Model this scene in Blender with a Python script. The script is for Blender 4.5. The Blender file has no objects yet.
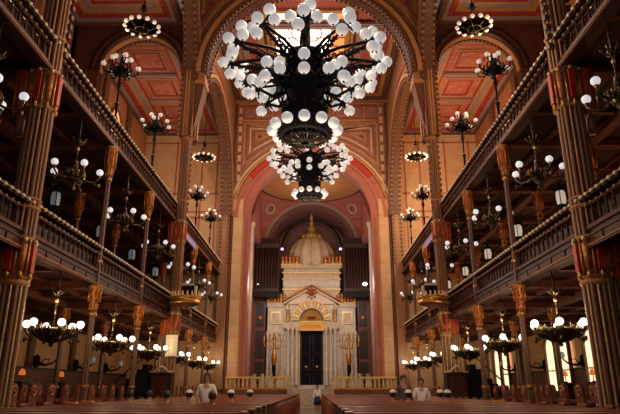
import bpy, math, random
from mathutils import Matrix, Vector
random.seed(7)
PI = math.pi
C = bpy.context.scene.collection
R = math.radians
ORD = ['first','second','third','fourth','fifth','sixth','seventh','eighth','ninth','tenth','eleventh','twelfth',
       'thirteenth','fourteenth','fifteenth','sixteenth','seventeenth','eighteenth','nineteenth','twentieth',
       'twenty-first','twenty-second','twenty-third','twenty-fourth','twenty-fifth','twenty-sixth','twenty-seventh',
       'twenty-eighth','twenty-ninth','thirtieth','thirty-first','thirty-second']

# ------------------------------------------------------------------ materials
def mat(name, col, rough=0.55, metal=0.0, col2=None, scale=3.0, emit=0.0, ecol=None, bump=0.0, stretch=(1,1,1), lo=0.35, hi=0.65, detail=4, spec=None):
    m = bpy.data.materials.new(name); m.use_nodes = True
    nt = m.node_tree; b = nt.nodes['Principled BSDF']
    b.inputs['Base Color'].default_value = (*col, 1)
    b.inputs['Roughness'].default_value = rough
    b.inputs['Metallic'].default_value = metal
    if spec is not None: b.inputs['Specular IOR Level'].default_value = spec
    if emit:
        b.inputs['Emission Color'].default_value = (*(ecol or col), 1)
        b.inputs['Emission Strength'].default_value = emit
    if col2 or bump:
        tc = nt.nodes.new('ShaderNodeTexCoord'); mp = nt.nodes.new('ShaderNodeMapping')
        mp.inputs['Scale'].default_value = stretch
        nz = nt.nodes.new('ShaderNodeTexNoise'); nz.inputs['Scale'].default_value = scale; nz.inputs['Detail'].default_value = detail
        nt.links.new(tc.outputs['Object'], mp.inputs['Vector']); nt.links.new(mp.outputs['Vector'], nz.inputs['Vector'])
        if col2:
            rp = nt.nodes.new('ShaderNodeValToRGB')
            rp.color_ramp.elements[0].position = lo; rp.color_ramp.elements[1].position = hi
            rp.color_ramp.elements[0].color = (*col, 1); rp.color_ramp.elements[1].color = (*col2, 1)
            nt.links.new(nz.outputs['Fac'], rp.inputs['Fac']); nt.links.new(rp.outputs['Color'], b.inputs['Base Color'])
        if bump:
            bp = nt.nodes.new('ShaderNodeBump'); bp.inputs['Strength'].default_value = bump; bp.inputs['Distance'].default_value = 0.02
            nt.links.new(nz.outputs['Fac'], bp.inputs['Height']); nt.links.new(bp.outputs['Normal'], b.inputs['Normal'])
    return m

def damask(name, base, c2, c3, scale=1.3, stretch=(1,1,1), rough=0.7):
    """woven / stencilled ornament: round rosettes in a field with small figures between"""
    m = bpy.data.materials.new(name); m.use_nodes = True
    nt = m.node_tree; b = nt.nodes['Principled BSDF']; b.inputs['Roughness'].default_value = rough
    tc = nt.nodes.new('ShaderNodeTexCoord'); mp = nt.nodes.new('ShaderNodeMapping'); mp.inputs['Scale'].default_value = stretch
    nt.links.new(tc.outputs['Object'], mp.inputs['Vector'])
    v = nt.nodes.new('ShaderNodeTexVoronoi'); v.inputs['Scale'].default_value = scale; v.inputs['Randomness'].default_value = 0.35
    n = nt.nodes.new('ShaderNodeTexNoise'); n.inputs['Scale'].default_value = scale*3.2; n.inputs['Detail'].default_value = 2
    nt.links.new(mp.outputs['Vector'], v.inputs['Vector']); nt.links.new(mp.outputs['Vector'], n.inputs['Vector'])
    r1 = nt.nodes.new('ShaderNodeValToRGB'); cr = r1.color_ramp; cr.interpolation = 'CONSTANT'
    cr.elements[0].position = 0; cr.elements[0].color = (*c3, 1)
    cr.elements[1].position = 0.16; cr.elements[1].color = (*base, 1)
    e = cr.elements.new(0.24); e.color = (*c2, 1)
    e = cr.elements.new(0.32); e.color = (*base, 1)
    r2 = nt.nodes.new('ShaderNodeValToRGB'); r2.color_ramp.elements[0].position = 0.52; r2.color_ramp.elements[1].position = 0.60
    nt.links.new(v.outputs['Distance'], r1.inputs['Fac']); nt.links.new(n.outputs['Fac'], r2.inputs['Fac'])
    mx = nt.nodes.new('ShaderNodeMix'); mx.data_type = 'RGBA'
    nt.links.new(r2.outputs['Color'], mx.inputs[0]); nt.links.new(r1.outputs['Color'], mx.inputs[6]); mx.inputs[7].default_value = (*c2, 1)
    nt.links.new(mx.outputs[2], b.inputs['Base Color'])
    return m

def globe_mat(name, col, emit):
    return mat(name, (0.80,0.80,0.78), 0.25, 0, emit=emit, ecol=col)

M = {}
M['wood'] = mat('brown_wood', (0.058,0.019,0.013), 0.45, 0, (0.078,0.028,0.019), 4, stretch=(1,1,0.15), spec=0.15)
M['dark'] = mat('dark_wood', (0.021,0.009,0.008), 0.45, 0, (0.034,0.013,0.011), 5, stretch=(1,0.2,1), spec=0.15)
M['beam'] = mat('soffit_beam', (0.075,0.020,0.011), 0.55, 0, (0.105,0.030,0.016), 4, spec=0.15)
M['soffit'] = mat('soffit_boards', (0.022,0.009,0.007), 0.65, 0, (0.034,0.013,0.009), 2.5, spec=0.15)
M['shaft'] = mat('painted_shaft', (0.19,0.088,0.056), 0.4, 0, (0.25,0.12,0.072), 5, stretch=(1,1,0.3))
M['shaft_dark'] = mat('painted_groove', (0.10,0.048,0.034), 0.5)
M['gold'] = mat('gold_leaf', (0.62,0.34,0.09), 0.36, 0.75, (0.45,0.22,0.05), 9)
M['goldpale'] = mat('pale_gilding', (0.72,0.55,0.27), 0.4, 0.45, (0.55,0.36,0.14), 9)
M['bead'] = mat('cream_gilt_bead', (0.88,0.78,0.55), 0.35, 0.0)
M['red'] = mat('red_lacquer', (0.58,0.05,0.015), 0.45, 0, (0.33,0.022,0.01), 6)
M['scarlet'] = mat('scarlet_paint', (0.48,0.012,0.006), 0.6)
M['antique'] = mat('antique_gold', (0.34,0.17,0.035), 0.45, 0.5, (0.24,0.11,0.02), 9)
M['orange'] = mat('orange_gilt_paint', (0.50,0.20,0.05), 0.42, 0.3, (0.38,0.11,0.03), 12)
M['pier'] = mat('painted_pier', (0.25,0.115,0.055), 0.42, 0, (0.34,0.17,0.08), 2.2, stretch=(1.5,1.5,0.25))
M['pierdark'] = mat('pier_edge', (0.10,0.043,0.024), 0.5, 0, (0.14,0.06,0.032), 6)
M['tan'] = mat('tan_wall', (0.60,0.36,0.19), 0.7, 0, (0.52,0.29,0.15), 1.3)
M['sand'] = mat('sand_stone', (0.60,0.40,0.235), 0.6, 0, (0.52,0.33,0.18), 1.6)
M['pink'] = mat('rose_plaster', (0.40,0.13,0.085), 0.6, 0, (0.33,0.10,0.068), 1.5)
M['rose'] = mat('deep_rose', (0.26,0.072,0.066), 0.65, 0, (0.31,0.095,0.082), 2)
M['mauve'] = mat('brown_mauve_plaster', (0.20,0.095,0.08), 0.65, 0, (0.25,0.12,0.10), 2)
M['greyblue'] = mat('grey_blue_paint', (0.25,0.20,0.23), 0.6)
M['blue'] = mat('blue_paint', (0.05,0.05,0.13), 0.6)
M['ochre'] = mat('ochre_paint', (0.46,0.23,0.09), 0.6, 0, (0.38,0.17,0.06), 5)
M['maroon'] = mat('maroon_paint', (0.22,0.035,0.033), 0.6, 0, (0.28,0.05,0.042), 4)
M['ceilred'] = damask('ceiling_stencil', (0.34,0.072,0.052), (0.27,0.085,0.06), (0.20,0.07,0.08), 1.1)
M['aislered'] = damask('aisle_stencil', (0.40,0.11,0.09), (0.46,0.19,0.12), (0.18,0.11,0.16), 0.9)
M['wallorange'] = mat('ochre_stencilled_wall', (0.36,0.15,0.065), 0.65, 0, (0.30,0.105,0.05), 1.6)
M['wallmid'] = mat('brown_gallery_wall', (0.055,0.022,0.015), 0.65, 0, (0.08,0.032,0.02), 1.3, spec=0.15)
M['wains'] = mat('wainscot', (0.10,0.055,0.038), 0.5, 0, (0.14,0.075,0.05), 3, spec=0.15)
M['iron'] = mat('black_iron', (0.006,0.007,0.009), 0.65, spec=0.15)
M['bronze'] = mat('dark_bronze', (0.030,0.026,0.016), 0.35, 0.5, (0.30,0.19,0.06), 13, lo=0.51, hi=0.64)
M['globe'] = globe_mat('opal_globe', (0.93,0.97,1.0), 0.30)
M['globe_lit'] = globe_mat('lit_globe', (1.0,0.91,0.78), 2.4)
M['globe_mid'] = globe_mat('dim_globe', (0.95,0.95,1.0), 0.55)
M['globe_small'] = globe_mat('small_globe', (1.0,0.93,0.85), 0.22)
M['lantern'] = mat('lantern_glass', (0.5,0.55,0.62), 0.2, 0, emit=0.07, ecol=(0.75,0.85,1.0))
M['lantern_warm'] = mat('lantern_glass_warm', (0.6,0.55,0.5), 0.2, 0, emit=0.4, ecol=(1.0,0.85,0.68))
M['sky'] = mat('skylight_glass', (0.9,0.7,0.5), 0.3, 0, emit=5.0, ecol=(1.0,0.88,0.74))
M['sky2'] = mat('amber_skylight_glass', (0.8,0.3,0.08), 0.3, 0, emit=0.8, ecol=(1.0,0.36,0.10))
M['win'] = mat('bright_window_glass', (0.9,0.7,0.4), 0.3, 0, emit=1.35, ecol=(1.0,0.76,0.46))
M['win_dim'] = mat('upper_window_glass', (0.8,0.5,0.25), 0.3, 0, emit=0.55, ecol=(1.0,0.55,0.25))
M['cream'] = mat('cream_marble', (0.60,0.52,0.40), 0.45, 0, (0.50,0.41,0.29), 4)
M['white'] = mat('white_marble', (0.66,0.61,0.54), 0.45, 0, (0.56,0.50,0.43), 3)
M['door'] = mat('midnight_blue_door', (0.003,0.004,0.012), 0.75, spec=0.15)
M['organ'] = mat('organ_wood', (0.018,0.008,0.006), 0.5, 0, (0.03,0.012,0.009), 4)
M['marble'] = mat('red_brown_marble', (0.10,0.032,0.024), 0.35, 0, (0.16,0.055,0.04), 2.2)
M['pew'] = mat('pew_wood', (0.26,0.075,0.034), 0.38, 0, (0.36,0.115,0.052), 5, stretch=(0.2,1,1))
M['pewend'] = mat('pew_end_wood', (0.13,0.042,0.028), 0.35, 0, (0.18,0.06,0.038), 8)
M['floor'] = mat('floor_boards', (0.11,0.05,0.03), 0.5, 0, (0.15,0.07,0.04), 3, stretch=(1,0.15,1))
M['aisle'] = mat('aisle_runner', (0.16,0.13,0.10), 0.6, 0, (0.21,0.17,0.13), 2)
M['step'] = mat('pale_step', (0.42,0.38,0.32), 0.5, 0, (0.35,0.31,0.26), 3)
M['skin'] = mat('skin', (0.50,0.27,0.19), 0.55)
M['hair'] = mat('dark_hair', (0.016,0.010,0.008), 0.5)
M['hairbrown'] = mat('brown_hair', (0.06,0.025,0.015), 0.5)
M['shirtwhite'] = mat('white_cloth', (0.80,0.80,0.82), 0.8)
M['clothdark'] = mat('dark_cloth', (0.018,0.018,0.024), 0.85)
M['clothgrey'] = mat('grey_cloth', (0.10,0.085,0.085), 0.85)
M['clothtan'] = mat('tan_cloth', (0.34,0.22,0.15), 0.85)
M['yellow'] = mat('yellow_plate', (0.75,0.42,0.05), 0.5)
M['lav'] = mat('lavender_sheen', (0.30,0.22,0.42), 0.5, emit=0.10, ecol=(0.6,0.45,1.0))
M['violet'] = mat('violet_lamp', (0.5,0.4,0.9), 0.4, emit=2.0, ecol=(0.55,0.42,1.0))
M['lamp_white'] = mat('white_lamp', (0.9,0.9,0.85), 0.4, emit=6.0, ecol=(1.0,0.95,0.82))
M['orangelamp'] = mat('orange_shade', (0.8,0.2,0.05), 0.5, emit=0.5, ecol=(1.0,0.22,0.04))

# ------------------------------------------------------------------ mesh builder
class MB:
    def __init__(s, origin=(0,0,0), mx=None):
        s.v = []; s.f = []; s.mi = []; s.sm = []; s.mats = []
        s.T = (mx or Matrix.Identity(4)) if mx else Matrix.Translation(-Vector(origin))
    def m(s, name):
        if name not in s.mats: s.mats.append(name)
        return s.mats.index(name)
    def add(s, verts, faces, m, smooth=False):
        o = len(s.v); k = s.m(m)
        s.v += [tuple(s.T @ Vector(p)) for p in verts]
        for f in faces: s.f.append(tuple(i+o for i in f)); s.mi.append(k); s.sm.append(smooth)
    def box(s, x0,x1,y0,y1,z0,z1, m):
        x0,x1=min(x0,x1),max(x0,x1); y0,y1=min(y0,y1),max(y0,y1); z0,z1=min(z0,z1),max(z0,z1)
        v=[(x0,y0,z0),(x1,y0,z0),(x1,y1,z0),(x0,y1,z0),(x0,y0,z1),(x1,y0,z1),(x1,y1,z1),(x0,y1,z1)]
        s.add(v,[(0,3,2,1),(4,5,6,7),(0,1,5,4),(1,2,6,5),(2,3,7,6),(3,0,4,7)],m)
    def path(s, pts, rad, m, n=8, smooth=True, cap=True):
        P=[Vector(p) for p in pts]
        if not isinstance(rad,(list,tuple)): rad=[rad]*len(P)
        vs=[]; up=None
        for i,p in enumerate(P):
            d=(P[min(i+1,len(P)-1)]-P[max(i-1,0)])
            d = d.normalized() if d.length>1e-9 else Vector((0,0,1))
            if up is None:
                a=Vector((0,0,1)) if abs(d.z)<0.9 else Vector((0,1,0))
                up=(a-d*a.dot(d)).normalized()
            else:
                up=(up-d*up.dot(d)); up = up.normalized() if up.length>1e-6 else Vector((1,0,0))
            w=d.cross(up)
            for k in range(n):
                a=2*PI*k/n+PI/n
                vs.append(p+(up*math.cos(a)+w*math.sin(a))*rad[i])
        fs=[]
        for i in range(len(P)-1):
            for k in range(n):
                a=i*n+k; b=i*n+(k+1)%n
                fs.append((a,b,b+n,a+n))
        if cap:
            fs.append(tuple(range(n-1,-1,-1))); fs.append(tuple(range((len(P)-1)*n,len(P)*n)))
        s.add(vs,fs,m,smooth)
    def bar(s, p,q,r,m,n=4): s.path([p,q],r,m,n,smooth=False)
    def lathe(s, prof, m, n=16, c=(0,0,0), smooth=True, a0=0, a1=2*PI, flute=0, depth=0.0, ridge=None):
        full = abs(a1-a0-2*PI)<1e-6
        cols = n if full else n+1
        vs=[]
        for j in range(cols):
            a=a0+(a1-a0)*j/n
            for (r,z) in prof:
                rr = r
                if flute: rr = r*(1-depth*(0.5-0.5*math.cos(a*flute)))
                vs.append((c[0]+rr*math.cos(a), c[1]+rr*math.sin(a), c[2]+z))
        k=len(prof)
        fa=[]; fb=[]
        for j in range(n):
            j2=(j+1)%cols
            tgt = fa
            if ridge:
                am=a0+(a1-a0)*(j+0.5)/n
                if math.cos(am*flute)>0.55: tgt=fb
            for i in range(k-1):
                tgt.append((j*k+i, j2*k+i, j2*k+i+1, j*k+i+1))
        s.add(vs,fa,m,smooth)
        if fb: s.add(vs,fb,ridge,smooth)
        if full:
            for idx,flip in ((0,True),(k-1,False)):
                if prof[idx][0]>1e-4:
                    ring=[vs[j*k+idx] for j in range(cols)]
                    f=tuple(range(cols)); s.add(ring,[f[::-1] if flip else f],m)
    def sphere(s, c, r, m, n=12, k=8, sz=1.0):
        prof=[(max(r*math.sin(PI*i/k),1e-5), -r*sz*math.cos(PI*i/k)) for i in range(k+1)]
        s.lathe(prof,m,n,c)
    def torus(s, c, R0, r, m, n=32, k=6):
        prof=[(R0+r*math.cos(2*PI*i/k), r*math.sin(2*PI*i/k)) for i in range(k+1)]
        s.lathe(prof,m,n,c)
    def _ax(s, axis, u, w, d):   # u = horizontal in the arch plane, w = height, d = depth
        return (u,d,w) if axis=='Y' else (d,u,w)
    def arch(s, axis, d0,d1, cu,cz, r0,r1, m, a0=0.0,a1=PI, n=32, sm=False):
        vs=[]
        for j in range(n+1):
            a=a0+(a1-a0)*j/n
            for (r,d) in ((r0,d0),(r1,d0),(r1,d1),(r0,d1)):
                vs.append(s._ax(axis,cu+r*math.cos(a),cz+r*math.sin(a),d))
        fs=[]
        for j in range(n):
            for i in range(4):
                a=j*4+i; b=j*4+(i+1)%4
                fs.append((a,b,b+4,a+4))
        fs.append((0,1,2,3)); fs.append((n*4+3,n*4+2,n*4+1,n*4))
        s.add(vs,fs,m,sm)
    def archwall(s, axis, d0,d1, u0,u1, ztop, cu,cz,r, m, zbase, n=32):
        """wall slab from zbase to ztop with an arched opening of radius r centred at (cu, cz)"""
        pts=[(u0,zbase,u0)]
        lo=[(cu-r*math.cos(PI*j/n), cz+r*math.sin(PI*j/n)) for j in range(n+1)]
        vs=[]; fs=[]
        for (u,z) in lo:
            for d in (d0,d1):
                vs.append(s._ax(axis,u,z,d)); vs.append(s._ax(axis,u,ztop,d))
        for j in range(n):
            a=j*4; b=a+4
            fs += [(a,b,b+1,a+1),(a+2,a+3,b+3,b+2),(a,a+2,b+2,b),(a+1,b+1,b+3,a+3)]
        s.add(vs,fs,m)
        def bx(ua,ub):
            if ub-ua<1e-4: return
            if axis=='Y': s.box(ua,ub,d0,d1,zbase,ztop,m)
            else: s.box(d0,d1,ua,ub,zbase,ztop,m)
        bx(u0,cu-r); bx(cu+r,u1)
    def prism(s, poly, axis, d0,d1, m):
        n=len(poly)
        vs=[s._ax(axis,u,w,d0) for u,w in poly]+[s._ax(axis,u,w,d1) for u,w in poly]
        fs=[tuple(range(n)),tuple(range(2*n-1,n-1,-1))]
        fs+=[(i,(i+1)%n,(i+1)%n+n,i+n) for i in range(n)]
        s.add(vs,fs,m)
    def build(s, name, parent=None, loc=None):
        me=bpy.data.meshes.new(name)
        me.from_pydata(s.v,[],s.f)
        for k in s.mats: me.materials.append(M[k])
        me.polygons.foreach_set('material_index', s.mi)
        me.polygons.foreach_set('use_smooth', s.sm)
        me.update()
        o=bpy.data.objects.new(name,me); C.objects.link(o)
        if parent: o.parent=parent
        if loc: o.location=loc
        return o

def tag(o, label=None, cat=None, group=None, kind=None):
    if label: o['label']=label
    if cat: o['category']=cat
    if group: o['group']=group
    if kind: o['kind']=kind
    return o
def thing(name, label, cat, loc=(0,0,0), rz=0, group=None):
    o=bpy.data.objects.new(name,None); C.objects.link(o); o.location=loc; o.rotation_euler=(0,0,rz)
    o.empty_display_size=0.1
    return tag(o,label,cat,group)
KIDS={}
def copy_tree(o, parent=None):
    c=o.copy(); C.objects.link(c)
    if parent: c.parent=parent
    for ch in kids(o): copy_tree(ch,c)
    return c
def kids(o):
    return [x for x in list(bpy.data.objects) if x.parent==o] if o.name not in KIDS else KIDS[o.name]
def freeze(o):          # remember children so that copying stays fast
    ch=[x for x in bpy.data.objects if x.parent==o]; KIDS[o.name]=ch
    for c in ch: freeze(c)
def place(proto, used, loc, rz, label, group=None):
    if not used[0]: o=proto; used[0]=True
    else: o=copy_tree(proto)
    o.location=loc; o.rotation_euler=(0,0,rz); o['label']=label
    if group: o['group']=group
    return o
def struct(name, mb, label=None):
    return tag(mb.build(name), label, None, None, 'structure')

SIDES=((-1,'left'),(1,'right'))
COLS=[11.7,15.85,20.0,24.1,28.3,32.4]
BAYS=[9.65,13.8,17.9,22.05,26.2,30.35,34.5]
YEND=36.6

# ------------------------------------------------------------------ the shell
b=MB(); b.box(-11.9,11.9,-3,YEND,-0.3,0,'floor'); b.box(-0.6,0.6,-3,34.4,0,0.012,'aisle'); struct('floor',b)

for sx,side in SIDES:
    b=MB()
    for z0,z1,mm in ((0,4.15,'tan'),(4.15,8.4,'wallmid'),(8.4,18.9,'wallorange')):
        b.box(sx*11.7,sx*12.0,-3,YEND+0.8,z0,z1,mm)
    # flat pilaster strips and string courses
    for y in COLS+[7.55]:
        b.box(sx*11.55,sx*11.7,y-0.22,y+0.22,2.1,4.0,'wains')
        b.box(sx*11.5,sx*11.7,y-0.3,y+0.3,8.6,18.6,'pierdark')
    for z in (10.6,14.6,15.2):
        b.box(sx*11.62,sx*11.7,3,YEND,z,z+0.14,'maroon')
    struct('wall_'+side,b)
    b=MB(); b.box(sx*11.55,sx*11.7,-3,YEND,0,2.0,'wains'); b.box(sx*11.5,sx*11.7,-3,YEND,2.0,2.1,'dark'); struct('baseboard_'+side,b)

# windows of the side walls
wn=0
def lancet(y0,y1,z0,z1,x,sx,glass):
    global wn; wn+=1
    b=MB(); yc=(y0+y1)/2; r=(y1-y0)/2
    b.box(x-sx*0.05,x,y0,y1,z0,z1-r,glass)
    b.arch('X',x-sx*0.05,x,yc,z1-r,0.001,r,glass,n=12)
    fr=b
    fr.arch('X',x-sx*0.14,x,yc,z1-r,r,r+0.12,'pierdark',n=12)
    fr.box(x-sx*0.14,x,y0-0.12,y0,z0,z1-r,'pierdark'); fr.box(x-sx*0.14,x,y1,y1+0.12,z0,z1-r,'pierdark')
    fr.box(x-sx*0.2,x,y0-0.15,y1+0.15,z0-0.12,z0,'pierdark')
    struct('window_%d'%wn,b)
for yc in (22.9,27.0,35.2):
    for d in (-0.74,0.74):
        lancet(yc+d-0.5,yc+d+0.5,1.15,3.55,11.55,1,'win')
for sx,side in SIDES:
    for yc in (17.9,30.35):
        for d in (-2.1,0,2.1):
            lancet(yc+d-0.75,yc+d+0.75,11.2,17.2 if d==0 else 16.4,sx*11.7,sx,'win_dim')

# gallery floors with beamed soffits
for sx,side in SIDES:
    for z,zz,nm in ((4.05,4.45,'lower'),(8.37,8.75,'upper')):
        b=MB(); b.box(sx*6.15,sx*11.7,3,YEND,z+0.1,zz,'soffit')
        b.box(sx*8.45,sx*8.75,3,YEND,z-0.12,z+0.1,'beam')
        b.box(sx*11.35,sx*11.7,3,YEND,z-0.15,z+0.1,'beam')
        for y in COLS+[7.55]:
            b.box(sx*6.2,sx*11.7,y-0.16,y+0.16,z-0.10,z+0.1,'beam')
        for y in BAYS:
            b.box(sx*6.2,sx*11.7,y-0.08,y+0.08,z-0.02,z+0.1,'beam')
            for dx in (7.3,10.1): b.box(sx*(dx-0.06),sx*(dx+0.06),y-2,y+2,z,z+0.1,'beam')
        struct('ceiling_%s_%s_gallery'%(side,nm),b)

# arcade walls over the galleries: two great arches each side
for sx,side in SIDES:
    b=MB()
    for (y0,y1) in ((-0.7,11.7),(11.7,24.1),(24.1,YEND)):
        yc=(y0+y1)/2; r=(y1-y0)/2-0.45; ZA=15.3 if y0<20 else 12.4
        xa,xb=sx*5.45,sx*6.05
        b.archwall('X',xa,xb,y0,y1,21.6,yc,ZA,r,'pier',12.4)
        b.arch('X',sx*5.33,sx*5.45,yc,ZA,r,r+0.16,'pierdark',n=40)
        b.arch('X',sx*5.29,sx*5.45,yc,ZA,r+0.24,r+0.42,'ochre',n=40)
        b.arch('X',sx*5.35,sx*5.45,yc,ZA,r+0.5,r+0.62,'pier',n=40)
        b.arch('X',sx*5.41,sx*5.45,yc,ZA,r+0.95,r+1.1,'maroon',n=40)
        b.arch('X',sx*5.55,sx*5.95,yc,ZA,r-0.04,r,'pierdark',n=40)
        n=58
        for j in range(n+1):
            a=PI*j/n
            y=yc+(r-0.05)*math.cos(a); z=ZA+(r-0.05)*math.sin(a)
            b.box(sx*5.42,sx*5.54,y-0.06,y+0.06,z-0.06,z+0.06,'pierdark')
            b.box(sx*5.97,sx*6.09,y-0.06,y+0.06,z-0.06,z+0.06,'pierdark')
    for y in (11.7,24.1):             # beaded edges of the tall piers
        for yy in (y-0.42,y+0.42):
            for xx in (5.45,6.05):
                zt=12.4 if xx<6 else 18.6
                if zt>13:
                    b.box(sx*(xx-0.04),sx*(xx+0.04),yy-0.04,yy+0.04,12.4,zt,'ochre')
                    z=12.5
                    while z<18.4: b.box(sx*(xx-0.075),sx*(xx+0.075),yy-0.075,yy+0.075,z,z+0.13,'pierdark'); z+=0.27
        for dx in (-0.2,-0.06,0.08,0.2):
            b.path([(sx*(5.75+dx),y-0.47,12.4),(sx*(5.75+dx),y-0.47,21)],0.05,'ochre' if abs(dx)<0.15 else 'pierdark',6)
    b.box(sx*5.45,sx*6.05,YEND-0.45,YEND,1.2,12.4,'pier')
    for xx in (5.5,6.0):
        z=9
        while z<12.4: b.box(sx*(xx-0.075),sx*(xx+0.075),YEND-0.5,YEND-0.4,z,z+0.13,'pierdark'); z+=0.27
    struct('wall_arcade_'+side,b)

# the great arch across the nave
b=MB()
b.archwall('Y',23.7,24.5,-5.45,5.45,21.9,0,15.7,5.0,'pier',15.2,n=48)
for sx in (-1,1):
    b.prism([(sx*5.0,15.2),(sx*5.46,15.2),(sx*5.46,12.6),(sx*5.36,13.0),(sx*5.2,13.9),(sx*5.06,14.8)],'Y',23.72,24.48,'pierdark')
    b.box(sx*4.96,sx*5.46,23.64,24.54,15.1,15.3,'ochre')
for r0,r1,dd,mm in ((5.0,5.13,0.14,'pierdark'),(5.2,5.42,0.18,'ochre'),(5.5,5.62,0.12,'pierdark'),(5.72,5.86,0.1,'pier'),(6.1,6.2,0.06,'maroon')):
    b.arch('Y',23.7-dd,23.7,0,15.7,r0,r1,mm,n=48)
b.arch('Y',23.85,24.35,0,15.7,4.93,5.0,'wood',n=48)
for j in range(65):
    a=PI*j/64
    for yy in (23.66,24.54):
        x=4.94*math.cos(a); z=15.7+4.94*math.sin(a)
        b.box(x-0.06,x+0.06,yy-0.07,yy+0.07,z-0.06,z+0.06,'pierdark')
for sx in (-1,1):
    for k in range(7):
        x=5.3-k*0.38; zb=15.7+math.sqrt(max(6.25**2-x*x,0))
        b.box(sx*x-0.07,sx*x+0.07,23.62,23.7,zb,21.5,('ochre','maroon')[k%2])
struct('wall_nave_arch',b)

def frames(b, x0,x1,y0,y1,z, spec):
    """nested painted ceiling borders stepping in from the edge; returns the inner rectangle"""
    for w,mm,dz in spec:
        b.box(x0,x1,y0,y0+w,z-dz,z,mm); b.box(x0,x1,y1-w,y1,z-dz,z,mm)
        b.box(x0,x0+w,y0+w,y1-w,z-dz,z,mm); b.box(x1-w,x1,y0+w,y1-w,z-dz,z,mm)
        x0+=w;x1-=w;y0+=w;y1-=w
    return x0,x1,y0,y1

# nave ceiling
b=MB()
SKY=(-2.1,2.1,26.6,31.0)
for (y0,y1) in ((-3,11.7),(11.7,24.1),(24.1,YEND)):
    if y0<24: b.box(-5.6,5.6,y0,y1,21.4,21.7,'ceilred')
    else:
        b.box(-5.6,SKY[0],y0,y1,21.4,21.7,'ceilred'); b.box(SKY[1],5.6,y0,y1,21.4,21.7,'ceilred')
        b.box(SKY[0],SKY[1],y0,SKY[2],21.4,21.7,'ceilred'); b.box(SKY[0],SKY[1],SKY[3],y1,21.4,21.7,'ceilred')
    e=frames(b,-5.4,5.4,y0+0.45,y1-0.3,21.4,((0.35,'pierdark',0.3),(0.25,'ochre',0.16),(0.3,'maroon',0.1),(0.14,'greyblue',0.12)))
    x0,x1,ya,yb=e
    for x in (-2.5,2.5):
        b.box(x-0.2,x+0.2,ya,yb,21.22,21.4,'wood'); b.box(x-0.08,x+0.08,ya,yb,21.16,21.22,'ochre')
    ym=(ya+yb)/2
    for y in (ya+2.0,ym-2.6,ym+2.6,yb-2.0):
        b.box(x0,x1,y-0.2,y+0.2,21.24,21.4,'wood'); b.box(x0,x1,y-0.07,y+0.07,21.18,21.24,'greyblue')
    for xx in (-1,1):
        frames(b,min(xx*2.8,xx*4.2),max(xx*2.8,xx*4.2),ym-2.2,ym+2.2,21.4,((0.1,'ochre',0.06),(0.2,'greyblue',0.04),(0.08,'ochre',0.06)))
struct('ceiling_nave',b)
b=MB()
b.box(SKY[0],SKY[1]-0.8,SKY[2],SKY[3],21.5,21.54,'sky'); b.box(SKY[1]-0.8,SKY[1],SKY[2],SKY[3],21.5,21.54,'sky2')
for k in range(1,5):
    x=SKY[0]+k*0.84; b.box(x-0.03,x+0.03,SKY[2],SKY[3],21.42,21.5,'ochre')
    y=SKY[2]+k*0.88; b.box(SKY[0],SKY[1],y-0.03,y+0.03,21.42,21.5,'ochre')
b.path([(0.9*math.cos(2*PI*k/24)-0.2,28.8+0.9*math.sin(2*PI*k/24),21.46) for k in range(25)],0.05,'red',5)
frames(b,SKY[0]-0.25,SKY[1]+0.25,SKY[2]-0.25,SKY[3]+0.25,21.4,((0.25,'ochre',0.2),))
struct('window_%d'%(wn+1),b); wn+=1

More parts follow.
